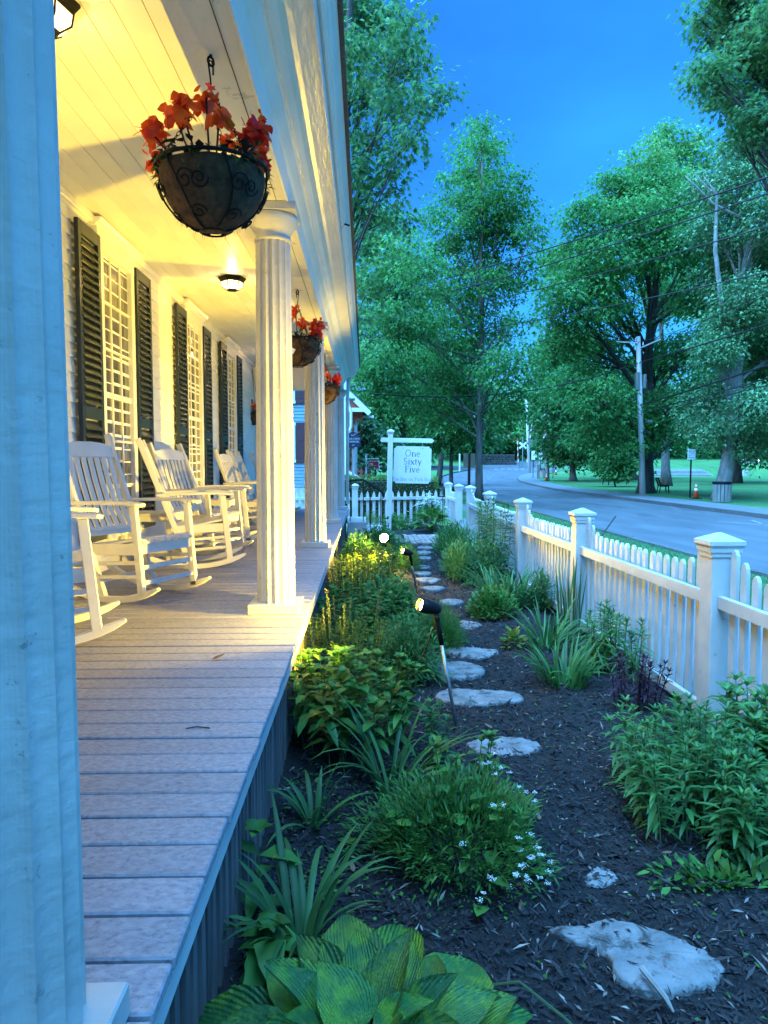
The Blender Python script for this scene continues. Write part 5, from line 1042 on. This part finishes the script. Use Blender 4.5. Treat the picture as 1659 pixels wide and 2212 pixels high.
# the big park maple behind the nearest utility pole
b = gbase(1395, 1066, 43)
tree('maple_tree', 'massive spreading park maple with a dark flared trunk behind the utility pole', b, [b, at(1396, 1000, 43), at(1405, 880, 43), at(1415, 640, 43), at(1420, 480, 43)], .52, lob(43, (1240, 560, 66), (1275, 480, 62), (1325, 430, 60), (1375, 470, 66), (1420, 410, 60), (1470, 440, 62), (1300, 560, 70), (1365, 570, 70), (1440, 540, 66), (1500, 520, 56), (1215, 640, 60), (1280, 660, 70), (1350, 680, 60, .5), (1440, 650, 60, .5), (1510, 640, 54), (1215, 740, 62), (1290, 770, 70), (1360, 810, 56, .6), (1440, 770, 60), (1510, 750, 54), (1230, 840, 60), (1300, 870, 66), (1370, 910, 54), (1440, 890, 62), (1500, 850, 56), (1330, 960, 50), (1410, 945, 38), (1470, 940, 38), (1270, 940, 46), (1200, 560, 40), (1340, 390, 40), dy=5, seed=7), 50000, .225, LF['tree'], mt['bark_dark'], 57, 'maple', 26, .42, .42, .9, group=G, lr=.34, limb_at=(.3, .8))
b = gbase(1238, 1041, 72)
tree('maple_tree', 'low dark maple with a thick trunk near the second bench', b, [b, at(1237, 1000, 72), at(1235, 860, 72)], .42, lob(72, (1190, 780, 50), (1235, 740, 56), (1210, 850, 56), (1265, 830, 56), (1185, 900, 46), (1230, 920, 52), (1285, 910, 52), (1320, 950, 44), (1200, 965, 40), (1255, 985, 36), (1300, 990, 32), (1190, 990, 28), dy=4, seed=8), 11000, .42, LF['tree_dark'], mt['bark'], 58, 'maple', 24, .6, .42, .9, group=G)
b = gbase(1365, 1036, 80)
tree('maple_tree', 'old tree with a broad pale trunk between the bench and the steps', b, [b, at(1363, 990, 80), at(1355, 850, 80)], .62, lob(80, (1330, 880, 60), (1380, 850, 60), (1350, 940, 50), (1410, 915, 46), (1310, 960, 40), (1385, 985, 34), dy=4, seed=9), 7000, .46, LF['tree_dark'], mt['bark_pale'], 59, 'maple', 22, .6, .45, .9, group=G)
# forked pale trunk tree on the right
b = gbase(1556, 1081, 34.5)
tG = tree('ash_tree', 'leaning park tree with forked pale trunks beside the slatted bin', b, [b, at(1572, 1000, 34.5), at(1588, 900, 34.5), at(1592, 760, 34.8), at(1604, 560, 35), at(1610, 380, 35)], .40, lob(35, (1545, 500, 56), (1600, 400, 66), (1640, 310, 76), (1655, 470, 70), (1550, 610, 56), (1540, 400, 46), (1620, 560, 66), (1620, 640, 62), (1650, 700, 66), (1580, 700, 56), (1545, 760, 50), (1620, 800, 66), (1570, 850, 56), (1650, 880, 66), (1520, 880, 52), (1600, 920, 56), (1545, 930, 38), (1640, 950, 50), (1500, 915, 36), (1600, 975, 28), (1700, 760, 80), (1700, 560, 80), dy=3, seed=10), 62000, .165, LF['tree_grey'], mt['bark_pale'], 70, 'maple', 16, .36, .5, .9, group=G, lr=.2)
for pts in ([at(1588, 910, 34.5), at(1570, 800, 34.3), at(1562, 680, 34), at(1545, 540, 33.8), at(1548, 420, 33.8), at(1520, 380, 33.5)], [at(1592, 800, 34.7), at(1620, 700, 35), at(1618, 560, 35), at(1600, 480, 35), at(1560, 440, 34.5), at(1500, 375, 33.8)], [at(1655, 495, 34), at(1600, 470, 34), at(1540, 440, 33.8), at(1500, 400, 33.6), at(1480, 380, 33.5)]):
    o = MB().tube([p - Vector(b) for p in pts], [.20, .17, .13, .10, .06, .02][-len(pts):] if len(pts) == 6 else [.10, .08, .06, .04, .015], 8).obj('limb', mt['bark_pale'], tG, smooth=True)
# loose crown reaching in at the upper corner
b = (16.5, 24, gz(16.5, 24))
tree('silver_maple_tree', 'loose dark crown of a tall tree reaching in over the street from the park edge', b, [b, (16.3, 24, 7), (15.6, 24, 14), (14.8, 24, 19)], .40, lob(24, (1560, -20, 60), (1620, 20, 70), (1545, 60, 50), (1600, 110, 62), (1510, 40, 30), (1650, 160, 62), (1545, 150, 50), (1590, 210, 50), (1500, 170, 34), (1540, 200, 40), (1640, 250, 52), (1600, 290, 40), (1690, 60, 80), (1700, 300, 70), dy=2, seed=11), 11500, .15, LF['tree_grey2'], mt['bark_dark'], 71, 'spray', 7, .20, .7, 1.1, group=G, droop=.45, shell=.05)
b = gbase(1440, 1050, 58)
tree('maple_tree', 'bright pale green maple rising behind the massive park maple', b, [b, at(1440, 900, 58), at(1440, 500, 58)], .4, lob(58, (1400, 340, 50), (1450, 310, 50), (1500, 330, 50), (1390, 420, 60), (1450, 410, 66), (1510, 420, 60), (1420, 510, 66), (1500, 520, 66), (1560, 560, 60), (1460, 620, 66), (1540, 660, 60), (1600, 700, 60), dy=3, seed=21), 20000, .30, LF['tree_pale'], mt['bark'], 73, 'maple', 24, .42, .5, .9, group=G)
b = gbase(1590, 1040, 66)
tree('maple_tree', 'broad dark maple filling the park behind the forked trunks', b, [b, at(1590, 900, 66), at(1590, 600, 66)], .5, lob(66, (1560, 820, 70), (1630, 780, 70), (1540, 900, 60), (1610, 880, 70), (1660, 920, 60), (1570, 960, 46), (1640, 980, 40), (1600, 700, 70), (1660, 620, 70), (1560, 740, 60), dy=3, seed=22), 14000, .36, LF['tree_dark'], mt['bark_dark'], 74, 'maple', 24, .5, .5, .9, group=G)
# sapling and background row
b = gbase(1329, 1052, 56)
tree('sapling', 'thin young tree on the park lawn left of the big maple', b, [b, at(1328, 1020, 56), at(1326, 980, 56)], .06, lob(56, (1325, 985, 30), (1300, 1005, 24), (1350, 1000, 26), (1325, 1020, 20), (1345, 1022, 16), dy=.6, seed=12), 2600, .26, LF['tree'], mt['bark_dark'], 72, 'diamond', 20, .3, .45, .9, group=G)
rng = np.random.default_rng(88); n = 26000; px = rng.uniform(-60, 150, n); py = 150 + rng.uniform(0, 26, n) + np.abs(px - 30) * .06; hh = 8 + 5 * np.sin(px * .13) + 3.5 * np.sin(px * .41 + 1) + 2 * np.sin(px * .9) + np.where(px > 42, 6, 0)
hh = np.where((px > 22) & (px < 46), hh * .45, hh); gzz = ground_z(px, py); P = np.stack([px, py, gzz + hh * rng.random(n) ** .8], 1)
D = rng.normal(0, 1, (n, 3)); D[:, 2] = -.2; up = rng.normal(0, .5, (n, 3)); up[:, 2] += 1
tag(link('treeline', np_mesh('treeline', *leaves(P, D, rng.uniform(.9, 1.7, n), rng.uniform(.8, 1.5, n), 'diamond', .3, up), LF['tree_dark'])), kind='stuff')
# clipped hedges by the neighbour's walk
def hedge(lab, x0, x1, y0, y1, z0, z1, n, seed):
    rng = np.random.default_rng(seed); t = thing('hedge', lab, 'hedge', ((x0 + x1) / 2, (y0 + y1) / 2, z0), 0, 'clipped hedges')
    w, d, h = x1 - x0, y1 - y0, z1 - z0; MB().box((0, 0, h * .45), (w * .94, d * .9, h * .85)).obj('inner_twigs', mt['soil'], t)
    f = rng.integers(0, 3, n); P = np.stack([rng.uniform(-.5, .5, n) * w, rng.uniform(-.5, .5, n) * d, rng.random(n) * h], 1)
    P[f == 0, 2] = h * (.96 + .05 * np.sin(P[f == 0, 0] * 6)) + rng.normal(0, .02, (f == 0).sum()); P[f == 1, 1] = -.5 * d + rng.normal(0, .03, (f == 1).sum()); P[f == 2, 0] = np.sign(P[f == 2, 0]) * .5 * w
    D = rng.normal(0, 1, (n, 3)); D[:, 2] += .5; D[f == 1, 1] -= .8
    tag(link('foliage', np_mesh('hedge_foliage', *leaves(P, D, rng.uniform(.03, .06, n), rng.uniform(.02, .035, n), 'fold', .1), LF['hedge']), t), kind='stuff')
hedge('long clipped boxwood hedge just behind the cross picket fence', -1.6, 2.15, 21.2, 22.6, -.03, 1.18, 15000, 1)
hedge('lower clipped hedge in front of the red realty sign', -1.2, .9, 25.5, 26.6, 0, 1.15, 7000, 2)

# ================================================================== neighbouring houses
bh = thing('clapboard_house', 'blue grey clapboard house with maroon shutters beyond the porch end', 'house', (0, 0, 0))
HY = 26.0
hw = MB().box((-5.2, HY + 4, 3.3), (8.9, 7.9, 6.7)).obj('wall', mt['blueclap'], bh)
for r in range(50):
    z = .75 + r * .118
    MB().hexa([(-9.7, HY + .03, z), (-.78, HY + .03, z), (-.78, HY + .06, z), (-9.7, HY + .06, z), (-9.7, HY + .012, z), (-.78, HY + .012, z), (-.78, HY + .06, z + .125), (-9.7, HY + .06, z + .125)]) if False else MB().hexa([(-9.7, HY + .01, z), (-.78, HY + .01, z), (-.78, HY + .06, z), (-9.7, HY + .06, z), (-9.7, HY + .036, z + .128), (-.78, HY + .036, z + .128), (-.78, HY + .06, z + .128), (-9.7, HY + .06, z + .128)]).obj('clapboard', mt['blueclap'], hw)
MB().box((-5.2, HY + .03, .35), (8.95, .10, .75)).obj('foundation', mt['concrete'], bh)
MB().box((-.73, HY + .02, 3.4), (.12, .10, 5.9)).obj('corner_board', mt['bluetrim'], bh)
MB().hexa([(-9.9, HY - .35, 6.5), (-.45, HY - .35, 6.5), (-.45, HY + 4, 9.3), (-9.9, HY + 4, 9.3), (-9.9, HY - .35, 6.62), (-.45, HY - .35, 6.62), (-.45, HY + 4, 9.45), (-9.9, HY + 4, 9.45)]).obj('roof', mt['slate'], bh)
for (x0, z0, z1) in ((-3.55, 1.62, 3.05), (-3.55, 3.72, 5.2), (-6.3, 1.62, 3.05), (-6.3, 3.72, 5.2)):
    x1 = x0 + 1.05
    w = MB().box(((x0 + x1) / 2, HY - .012, (z0 + z1) / 2), (x1 - x0 - .22, .02, z1 - z0 - .2)).obj('window', mt['glass'], bh)
    for a, b, c, d in ((x0 + .055, (z0 + z1) / 2, .11, z1 - z0), (x1 - .055, (z0 + z1) / 2, .11, z1 - z0)): MB().box((a, HY - .015, b), (c, .05, d)).obj('frame', mt['bluetrim'], w)
    for z in (z0 + .05, z1 - .05): MB().box(((x0 + x1) / 2, HY - .017, z), (x1 - x0 + .04, .056, .10)).obj('frame', mt['bluetrim'], w)
    MB().box(((x0 + x1) / 2, HY - .028, (z0 + z1) / 2), (x1 - x0 - .22, .02, .05)).obj('meeting_rail', mt['bluetrim'], w)
    MB().box(((x0 + x1) / 2, HY - .026, (z0 + z1) / 2), (.03, .02, z1 - z0 - .2)).obj('muntin', mt['bluetrim'], w)
    for sx in (x0 - .23, x1 + .23):
        s = MB().box((sx, HY - .014, (z0 + z1) / 2), (.42, .04, z1 - z0)).obj('shutter', mt['maroon'], bh)
        for zz in (.30, .72): MB().box((sx, HY - .038, z0 + (z1 - z0) * zz), (.30, .012, (z1 - z0) * .36)).obj('shutter_panel', mt['maroon'], s)
MB().tube([(-.62, HY - .1, 3.95), (-.60, HY - .1, 3.7), (-.50, HY - .12, 3.45), (-.50, HY - .12, 2.9), (-.62, HY - .08, 2.6), (-.62, HY - .08, .3)], .05, 8).obj('downspout', mt['bluetrim'], bh, smooth=True)
MB().box((-.55, HY + .4, 3.95), (.35, 1.0, .10)).obj('eave', mt['bluetrim'], bh)
MB().box((-.36, HY + 1.6, 1.75), (.12, .12, 2.6)).obj('porch_post', mt['bluetrim'], bh)
MB().hexa([(-.72, HY - .2, 1.30), (.06, HY - .2, .85), (.06, HY - .1, .85), (-.72, HY - .1, 1.30), (-.72, HY - .2, 1.42), (.06, HY - .2, .95), (.06, HY - .1, .95), (-.72, HY - .1, 1.42)]).obj('stair_rail', mt['bluetrim'], bh)
rb = thing('brick_house', 'red brick house with white gable trim half hidden by trees', 'house', (0, 0, 0)); BY = 40.0
bw_ = MB().box((-4.1, BY + 4, 2.3), (7.9, 7.8, 4.6)).obj('wall', mt['brickred'], rb)
MB().prism([(-8.05, 4.6), (-.15, 4.6), (-4.1, 8.5)], BY + .1, BY + 7.9).obj('gable_wall', mt['brickred'], rb)
MB().box((-.0, BY + 4.5, 2.1), (.7, 6.4, 4.2)).obj('wing', mt['brickred'], rb)
for s in (-1, 1):
    c = -4.1; e = c + s * 4.35
    MB().hexa([(c, BY - .35, 8.62), (e, BY - .35, 4.42), (e, BY + 8, 4.42), (c, BY + 8, 8.62), (c, BY - .35, 8.80), (e, BY - .35, 4.58), (e, BY + 8, 4.58), (c, BY + 8, 8.80)]).obj('roof', mt['slate'], rb)
    MB().bar((c, BY - .38, 8.50), (e, BY - .38, 4.33), .06, .26, (0, 0, 1)).obj('rake_board', mt['bluetrim'], rb)
MB().box((-4.1, BY - .15, 4.55), (8.3, .5, .20)).obj('cornice', mt['bluetrim'], rb)
MB().box((-.0, BY + 4.4, 4.26), (1.0, 7.0, .14)).obj('wing_cornice', mt['bluetrim'], rb)
for x in (-1.35, -4.1): 
    w = MB().box((x, BY + .07, 2.5), (.9, .06, 1.7)).obj('window', mt['glass'], rb); MB().box((x, BY + .05, 3.42), (1.15, .10, .18)).obj('lintel', mt['bluetrim'], w); MB().box((x, BY + .05, 1.6), (1.1, .12, .10)).obj('sill', mt['bluetrim'], w); MB().box((x, BY + .03, 2.5), (.05, .03, 1.7)).obj('muntin', mt['bluetrim'], w)
# navy business sign and red realty sign on the neighbour's lawn
ns = thing('business_sign', 'dark navy arched business sign on a post beside the blue grey house', 'sign', (-.40, 24, 0))
MB().prism([(-.245, 0), (.245, 0), (.245, .40), (.16, .40), (.13, .46), (.08, .495), (0, .51), (-.08, .495), (-.13, .46), (-.16, .40), (-.245, .40)], -.03, .03).obj('sign_board', mt['navy'], ns, loc=(0, 0, 2.12))
MB().box((0, .08, 1.12), (.09, .09, 2.24)).obj('post', mt['wood'], ns)
text('BACK COVE', .082, mt['gold'], ns, 0, -.032, 2.37); text('FINANCIAL', .082, mt['gold'], ns, 0, -.032, 2.275); text('157', .06, mt['gold'], ns, 0, -.032, 2.17)
MB().bar((-.07, -.033, 2.535), (-.01, -.033, 2.495), .012, .004, (0, 1, 0)).bar((-.01, -.033, 2.495), (.09, -.033, 2.57), .012, .004, (0, 1, 0)).obj('bird_mark', mt['gold'], ns)
rs = thing('realty_sign', 'small red realty sign hanging from a white post behind the hedge', 'sign', (.32, 28, 0))
MB().box((0, 0, 1.537), (.43, .02, .31)).obj('sign_frame', mt['sign'], rs); MB().box((0, -.012, 1.537), (.40, .02, .28)).obj('sign_panel', mt['red'], rs)
text('kw', .12, mt['sign'], rs, -.10, -.026, 1.55); text('KELLERWILLIAMS', .032, mt['sign'], rs, -.02, -.026, 1.505)
MB().box((-.29, 0, 1.0), (.08, .08, 1.95)).obj('post', mt['sign'], rs); MB().box((-.05, 0, 1.78), (.52, .03, .03)).obj('arm', mt['sign'], rs)

# ================================================================== street furniture
def upole(lab, base, top, r, boxes=(), arms=()):
    base = Vector(base); top = Vector(top) - base; t = thing('utility_pole', lab, 'utility pole', base, 0, 'wooden utility poles')
    MB().tube([(0, 0, -.2), top * .5, top], [r, r * .88, r * .72], 12).obj('pole', mt['pole'], t, smooth=True)
    for f, dx, w, h, m_ in boxes: p = top * f; MB().box((p.x + dx, p.y - .1, p.z), (w, .3, h)).obj('equipment_box', m_, t, bevel=.02)
    for f, x0, x1, dz in arms:
        p = top * f; MB().bar((p.x + x0, p.y - .12, p.z), (p.x + x1, p.y - .12, p.z + dz), .055, .07).obj('crossarm', mt['pole'], t)
        for x in (x0 + .1, x1 - .1): MB().lathe([(.03, 0), (.05, .05), (.03, .12), (.05, .14), (.02, .2)], 8).obj('insulator', mt['grey_metal'], t, loc=(p.x + x, p.y - .12, p.z + dz * (x - x0) / (x1 - x0) + .05))
    return t
pA = Vector((15.13, 38.98, -.13)); pAt = at(1378.5, 727, 39)
upole('nearest grey wooden utility pole standing at the park edge', pA, pAt, .165, [(.72, -.16, .18, .95, mt['grey_metal']), (.72, .22, .14, .75, mt['grey_metal']), (.40, .22, .34, .20, mt['cable']), (.47, .42, .28, .14, mt['grey_metal'])], [(.965, -1.2, -.1, -.05), (.93, .1, 1.15, .45)])
pB = Vector((18.8, 74, gz(18.8, 74))); pBt = at(1176, 836, 74)
upole('second utility pole with a pale transformer beyond the bend', pB, pBt, .20, [(.93, -.75, .8, 1.15, mt['grey_metal']), (.36, -.1, .5, .9, mt['cable'])], [(.985, -.8, .8, 0)])
pC = Vector((22.6, 99, gz(22.6, 99))); pCt = at(1137, 862, 99)
upole('third utility pole at the corner with a short street lamp arm', pC, pCt, .20, [(.42, .35, .35, .7, mt['grey_metal'])], [(.99, -2.2, .4, 0)])
pD = Vector((26.0, 108, gz(26.0, 108))); pDt = at(1188, 868, 108)
upole('faint farthest utility pole behind the second one', pD, pDt, .17, [], [(.985, -1.2, 1.2, 0)])
def wire(a, b, sag, r, lab):
    a, b = Vector(a), Vector(b); n = 28; tag(MB().tube([a.lerp(b, i / n) - Vector((0, 0, sag * 4 * (i / n) * (1 - i / n))) for i in range(n + 1)], r, 5).obj('power_line', mt['cable'], smooth=True), lab, 'power line', 'overhead wires')
aA = lambda f: pA.lerp(pAt, f)
E1 = at(1659, 783, 26); E2 = at(1659, 811, 26); E3 = at(1659, 695, 26)
ext = lambda p, q, k: Vector(p).lerp(Vector(q), k)
wire(aA(.575), ext(aA(.575), E1, 1.5), .10, 0.039, 'thick cable running from the nearest pole toward the street side')
wire(aA(.535), ext(aA(.535), E2, 1.5), .12, 0.021, 'thin cable just below the thick one right of the nearest pole')
wire(aA(.525), ext(aA(.525), at(1659, 824, 26), 1.5), .15, 0.018, 'lowest thin cable right of the nearest pole')
wire(aA(.575), pB.lerp(pBt, .52), 1.15, 0.045, 'thick cable sagging between the two nearest utility poles')
wire(aA(.54), pB.lerp(pBt, .49), 1.0, 0.024, 'thin cable sagging below the thick one between poles')
wire(pB.lerp(pBt, .52), pC.lerp(pCt, .48), .9, 0.045, 'cable sagging between the second and third poles')
wire(aA(.84), ext(aA(.84), E3, 1.5), .10, 0.033, 'dark cable rising from the upper part of the nearest pole to the right')
wire(aA(.84), at(799, 850, 30), .75, 0.030, 'long service cable sagging from the nearest pole across the maples to the house')
wire(at(765, 648, 46), at(1900, 300, 14), .30, 0.021, 'upper wire of the pair that crosses high in front of the trees')
wire(at(765, 673, 46), at(1900, 335, 14), .40, 0.021, 'lower wire of the pair that crosses high in front of the trees')
wire(at(765, 690, 46), at(1900, 415, 15), .55, 0.017, 'third high wire below the crossing pair')
wire(at(765, 735, 46), at(1900, 530, 16), .50, 0.018, 'fourth high wire crossing behind the slender street maple')
wire(pAt - Vector((0, 0, .3)), at(1800, 560, 18), .25, 0.015, 'thin wire from the top of the nearest pole')
def bench(lab, x, y, rz):
    t = thing('park_bench', lab, 'bench', (x, y, gz(x, y)), rz, 'dark park benches'); m = mt['darkwood']
    for s in (-1, 1):
        MB().prism([(-.30, 0), (-.24, 0), (-.20, .36), (.20, .36), (.24, 0), (.30, 0), (.26, .44), (-.16, .44), (-.34, .90), (-.40, .88), (-.24, .40)], s * .58 - .04, s * .58 + .04).obj('end_frame', mt['iron'], t)
    for i in range(4): MB().box((-.14 + i * .125, 0, .455), (.105, 1.5, .035)).obj('seat_slat', m, t)
    for i in range(3): MB().box((-.235 - i * .05, 0, .58 + i * .14), (.035, 1.5, .10), (0, -.35, 0)).obj('back_slat', m, t)
bench('dark slatted park bench beside the dark trunk of the massive maple', 18.4, 44.2, R(-15)); bench('far park bench by the thin sapling', 20.7, 61, R(5))
def cone(lab, x, y):
    t = thing('traffic_cone', lab, 'traffic cone', (x, y, gz(x, y) + .01), .3, 'orange traffic cones')
    MB().box((0, 0, .02), (.38, .38, .04)).obj('cone_base', mt['rubber'], t); f = lambda z: .145 - .118 * z / .74
    MB().lathe([(f(0), .04), (f(.74), .78), (f(.74) * .6, .785)], 20).obj('cone_body', mt['orange'], t, smooth=True)
    for a, b in ((.36, .48), (.56, .66)): MB().lathe([(f(a) + .004, a + .04), (f(b) + .004, b + .04)], 20, cap=False).obj('reflective_band', mt['reflect'], t, smooth=True)
cone('orange and white cone beside the slatted bin on the park grass', 16.45, 35.5); cone('orange and white cone in front of the second utility pole', 18.35, 72.8); cone('tiny distant orange cone past the second utility pole', 25.2, 95)
bn = thing('litter_bin', 'round wood slatted litter bin with dark rim at the foot of the forked tree', 'bin', (16.05, 32.1, gz(16, 32.1)))
MB().lathe([(.33, .02), (.36, .80)], 16).obj('liner', mt['rubber'], bn); MB().lathe([(.40, .78), (.42, .86), (.42, .92), (.36, .93), (.30, .88)], 20).obj('rim', mt['iron'], bn, smooth=False)
for i in range(16):
    a = i * math.pi / 8; c, s = math.cos(a), math.sin(a); MB().hexa([Vector((c * (r + d) - s * w, s * (r + d) + c * w, z)) for z, r in ((.02, .355), (.80, .385)) for (d, w) in ((0, -.062), (.022, -.062), (.022, .062), (0, .062))]).obj('slat', mt['wood'], bn)
b2 = thing('litter_bin', 'dark litter bin with wide lid behind the second cone', 'bin', (20.3, 82, gz(20.3, 82) + .05)); MB().lathe([(.38, 0), (.40, .95)], 14).obj('bin_body', mt['wood'], b2); MB().box((0, 0, 1.0), (1.2, .9, .08)).obj('bin_lid', mt['iron'], b2)
def psign(name, lab, x, y, zt, w, h, face, post, cat='sign', zb=None, marks=None, pr=.03):
    z0 = gz(x, y) if zb is None else zb; t = thing(name, lab, cat, (x, y, z0)); MB().box((0, .03, (zt - z0) / 2), (pr * 2, pr * 2, zt - z0)).obj('post', post, t)
    MB().box((0, -.01, zt - z0 - h / 2), (w, .02, h)).obj('sign_plate', face, t, bevel=.004)
    if marks: marks(t, zt - z0 - h / 2)
    return t
def m1(t, z):
    text('P', .17, mt['blue'], t, -.11, -.022, z + .08); text('2 HR', .09, mt['blue'], t, .06, -.022, z + .12); text('PARKING', .055, mt['blue'], t, .05, -.022, z + .04); text('8 AM - 5 PM', .055, mt['blue'], t, 0, -.022, z - .06)
    MB().bar((-.12, -.024, z - .16), (.12, -.024, z - .16), .02, .004, (0, 1, 0)).prism([(-.16, z - .16), (-.11, z - .13), (-.11, z - .19)], -.026, -.022).prism([(.16, z - .16), (.11, z - .13), (.11, z - .19)], -.026, -.022).obj('arrow', mt['blue'], t)
psign('parking_sign', 'white parking sign with blue writing on a dark post by the cone and bin', 16.42, 36.06, at(1490, 970, 36).z, .40, .53, mt['reflect'], mt['iron'], marks=m1)
psign('parking_sign', 'far white parking sign on a dark post near the dark lidded bin', 20.35, 83.5, at(1170, 978, 83.5).z, .45, .75, mt['reflect'], mt['iron'])
psign('parking_sign', 'far white parking sign beside a stubby timber post', 18.9, 81, at(1160, 974, 81).z, .42, 1.0, mt['reflect'], mt['iron'])
psign('street_sign', 'brown backed road sign on a dark post left of the slender street maple', 4.9, 34, at(1012, 979, 34).z, .55, .68, mt['brown'], mt['darkwood'], pr=.06)
wp = thing('timber_post', 'stubby timber post below the far parking signs', 'post', (19.1, 79.5, gz(19.1, 79.5))); MB().box((0, 0, .75), (.28, .28, 1.5)).obj('post_shaft', mt['wood'], wp); MB().box((0, 0, 1.52), (.32, .32, .06)).obj('post_top', mt['wood'], wp)
ws = psign('warning_sign', 'small yellow warning sign by the second utility pole', 20.9, 80, at(1191, 985, 80).z, .6, .6, mt['yellow'], mt['iron'])
def dne(t, z): MB().lathe([(.36, 0), (.36, .01)], 24).obj('red_disc', mt['red'], t, loc=(0, -.022, z), rot=(R(90), 0, 0)); MB().box((0, -.036, z), (.52, .01, .12)).obj('white_bar', mt['reflect'], t)
psign('no_entry_sign', 'red and white no entry sign beyond the crossing', 28.6, 122, at(1150, 977, 122).z, .85, .85, mt['reflect'], mt['iron'], marks=dne)
xg = thing('railroad_signal', 'railroad crossing signal with white crossbuck and striped raised gate arms', 'signal', (26.2, 120, gz(26.2, 120)))
MB().tube([(0, 0, -.2), (0, 0, 5.2)], .08, 8).obj('mast', mt['alu'], xg); MB().box((-.1, .2, .55), (.7, .6, 1.1)).obj('signal_box', mt['alu'], xg)
for a in (.7, -.7): MB().box((0, -.1 - .03 * (a > 0), 3.75), (1.5, .03, .25), (0, a, 0)).obj('crossbuck_board', mt['reflect'], xg)
for s in (-1, 1): MB().lathe([(.22, 0), (.26, .1)], 14).obj('flasher', mt['iron'], xg, loc=(s * .55, -.1, 2.55), rot=(R(90), 0, 0))
for s, h in ((-1, 4.0), (1, 6.6)):
    for i in range(int(h / .5)): MB().box((s * .75 + (.06 * i if s > 0 else -.02 * i), 0, 1.2 + i * .5), (.11, .05, .5)).obj('gate_stripe', mt['orange' if i % 2 else 'reflect'], xg)
sp_ = thing('stone_steps', 'wide flight of pale stone steps rising from the park lawn', 'steps', (0, 0, 0))
for i in range(8): MB().box((42.6, 96.0 + i * .78 + 1.2, .12 + i * .175), (8.6, 3.2 - .0, .10)).obj('tread', mt['concrete'], sp_); MB().box((42.6, 96.0 + i * .78 + 1.35, .05 + i * .175 - .06), (8.5, 3.0, .13)).obj('riser', mt['dark'], sp_)  # risers near-black: shade under the treads is put into the colour
for i in range(3): MB().bar((38.1 - .1 * i, 95.6, .25 + .28 * i), (38.4 - .1 * i, 102.6, 1.75 + .28 * i), .16, .14).obj('side_rail', mt['brown'], sp_)
mk = thing('stone_marker', 'low pale granite marker stone on the far lawn', 'marker', (50.8, 95.5, gz(50.8, 95.5))); MB().lathe([(.48, 0), (.50, .35), (.42, .68), (.2, .80)], 9).obj('stone_block', mt['concrete'], mk).scale = (1, .5, 1); text('PARK', .22, mt['ink'], mk, 0, -.27, .40)
car = thing('parked_car', 'silver car with a lit headlight on the road above the steps', 'car', (57.2, 108, gz(57.2, 108)), R(-70)); 
bp = [(-2.1, .32), (2.1, .32), (2.15, .62), (2.0, .82), (1.15, .92), (.55, 1.42), (-.85, 1.45), (-1.6, .98), (-2.1, .92)]
MB().prism(bp, -.85, .85).obj('body', mt['carpaint'], car, bevel=.06)
MB().prism([(1.06, .95), (.56, 1.37), (-.80, 1.39), (-1.45, 1.0)], -.865, .865).obj('window', mt['glass'], car); MB().hexa([(1.14, -.7, .95), (1.14, .7, .95), (.58, .62, 1.39), (.58, -.62, 1.39), (1.17, -.7, .96), (1.17, .7, .96), (.61, .62, 1.40), (.61, -.62, 1.40)]).obj('windscreen', mt['glass'], car)
for sx in (-1.35, 1.35):
    for sy in (-.82, .82): w = MB().lathe([(.20, -.1), (.32, -.1), (.33, 0), (.32, .1), (.20, .1)], 16).obj('wheel', mt['rubber'], car, loc=(sx, sy, .32), rot=(R(90), 0, 0)); MB().lathe([(.19, -.105), (.19, .105)], 12).obj('rim', mt['alu'], w)
for sy in (-.6, .6): MB().lathe([(.13, 0), (.10, .05)], 12).obj('headlight', mt['headlight'], car, loc=(2.12, sy, .68), rot=(0, R(90), 0))
sw = thing('stone_wall', 'dark stone retaining wall on the slope beyond the crossing', 'wall', (0, 0, 0)); rnd = random.Random(3)
for r in range(4):
    x = 18.2
    while x < 27.2: w = rnd.uniform(.7, 1.4); MB().box((x + w / 2, 131.5 + rnd.uniform(-.05, .05), gz(22, 131) + .2 + r * .5), (w - .05, .8, .46), (0, 0, rnd.uniform(-.03, .03))).obj('stone', mt['bark_dark'], sw, bevel=.05); x += w
tag(MB().tube([at(993, 1018, 62), at(993, 980, 62)], .07, 6).obj('white_post', mt['bluetrim']), 'thin white post on the far verge beside the verge maple', 'post')
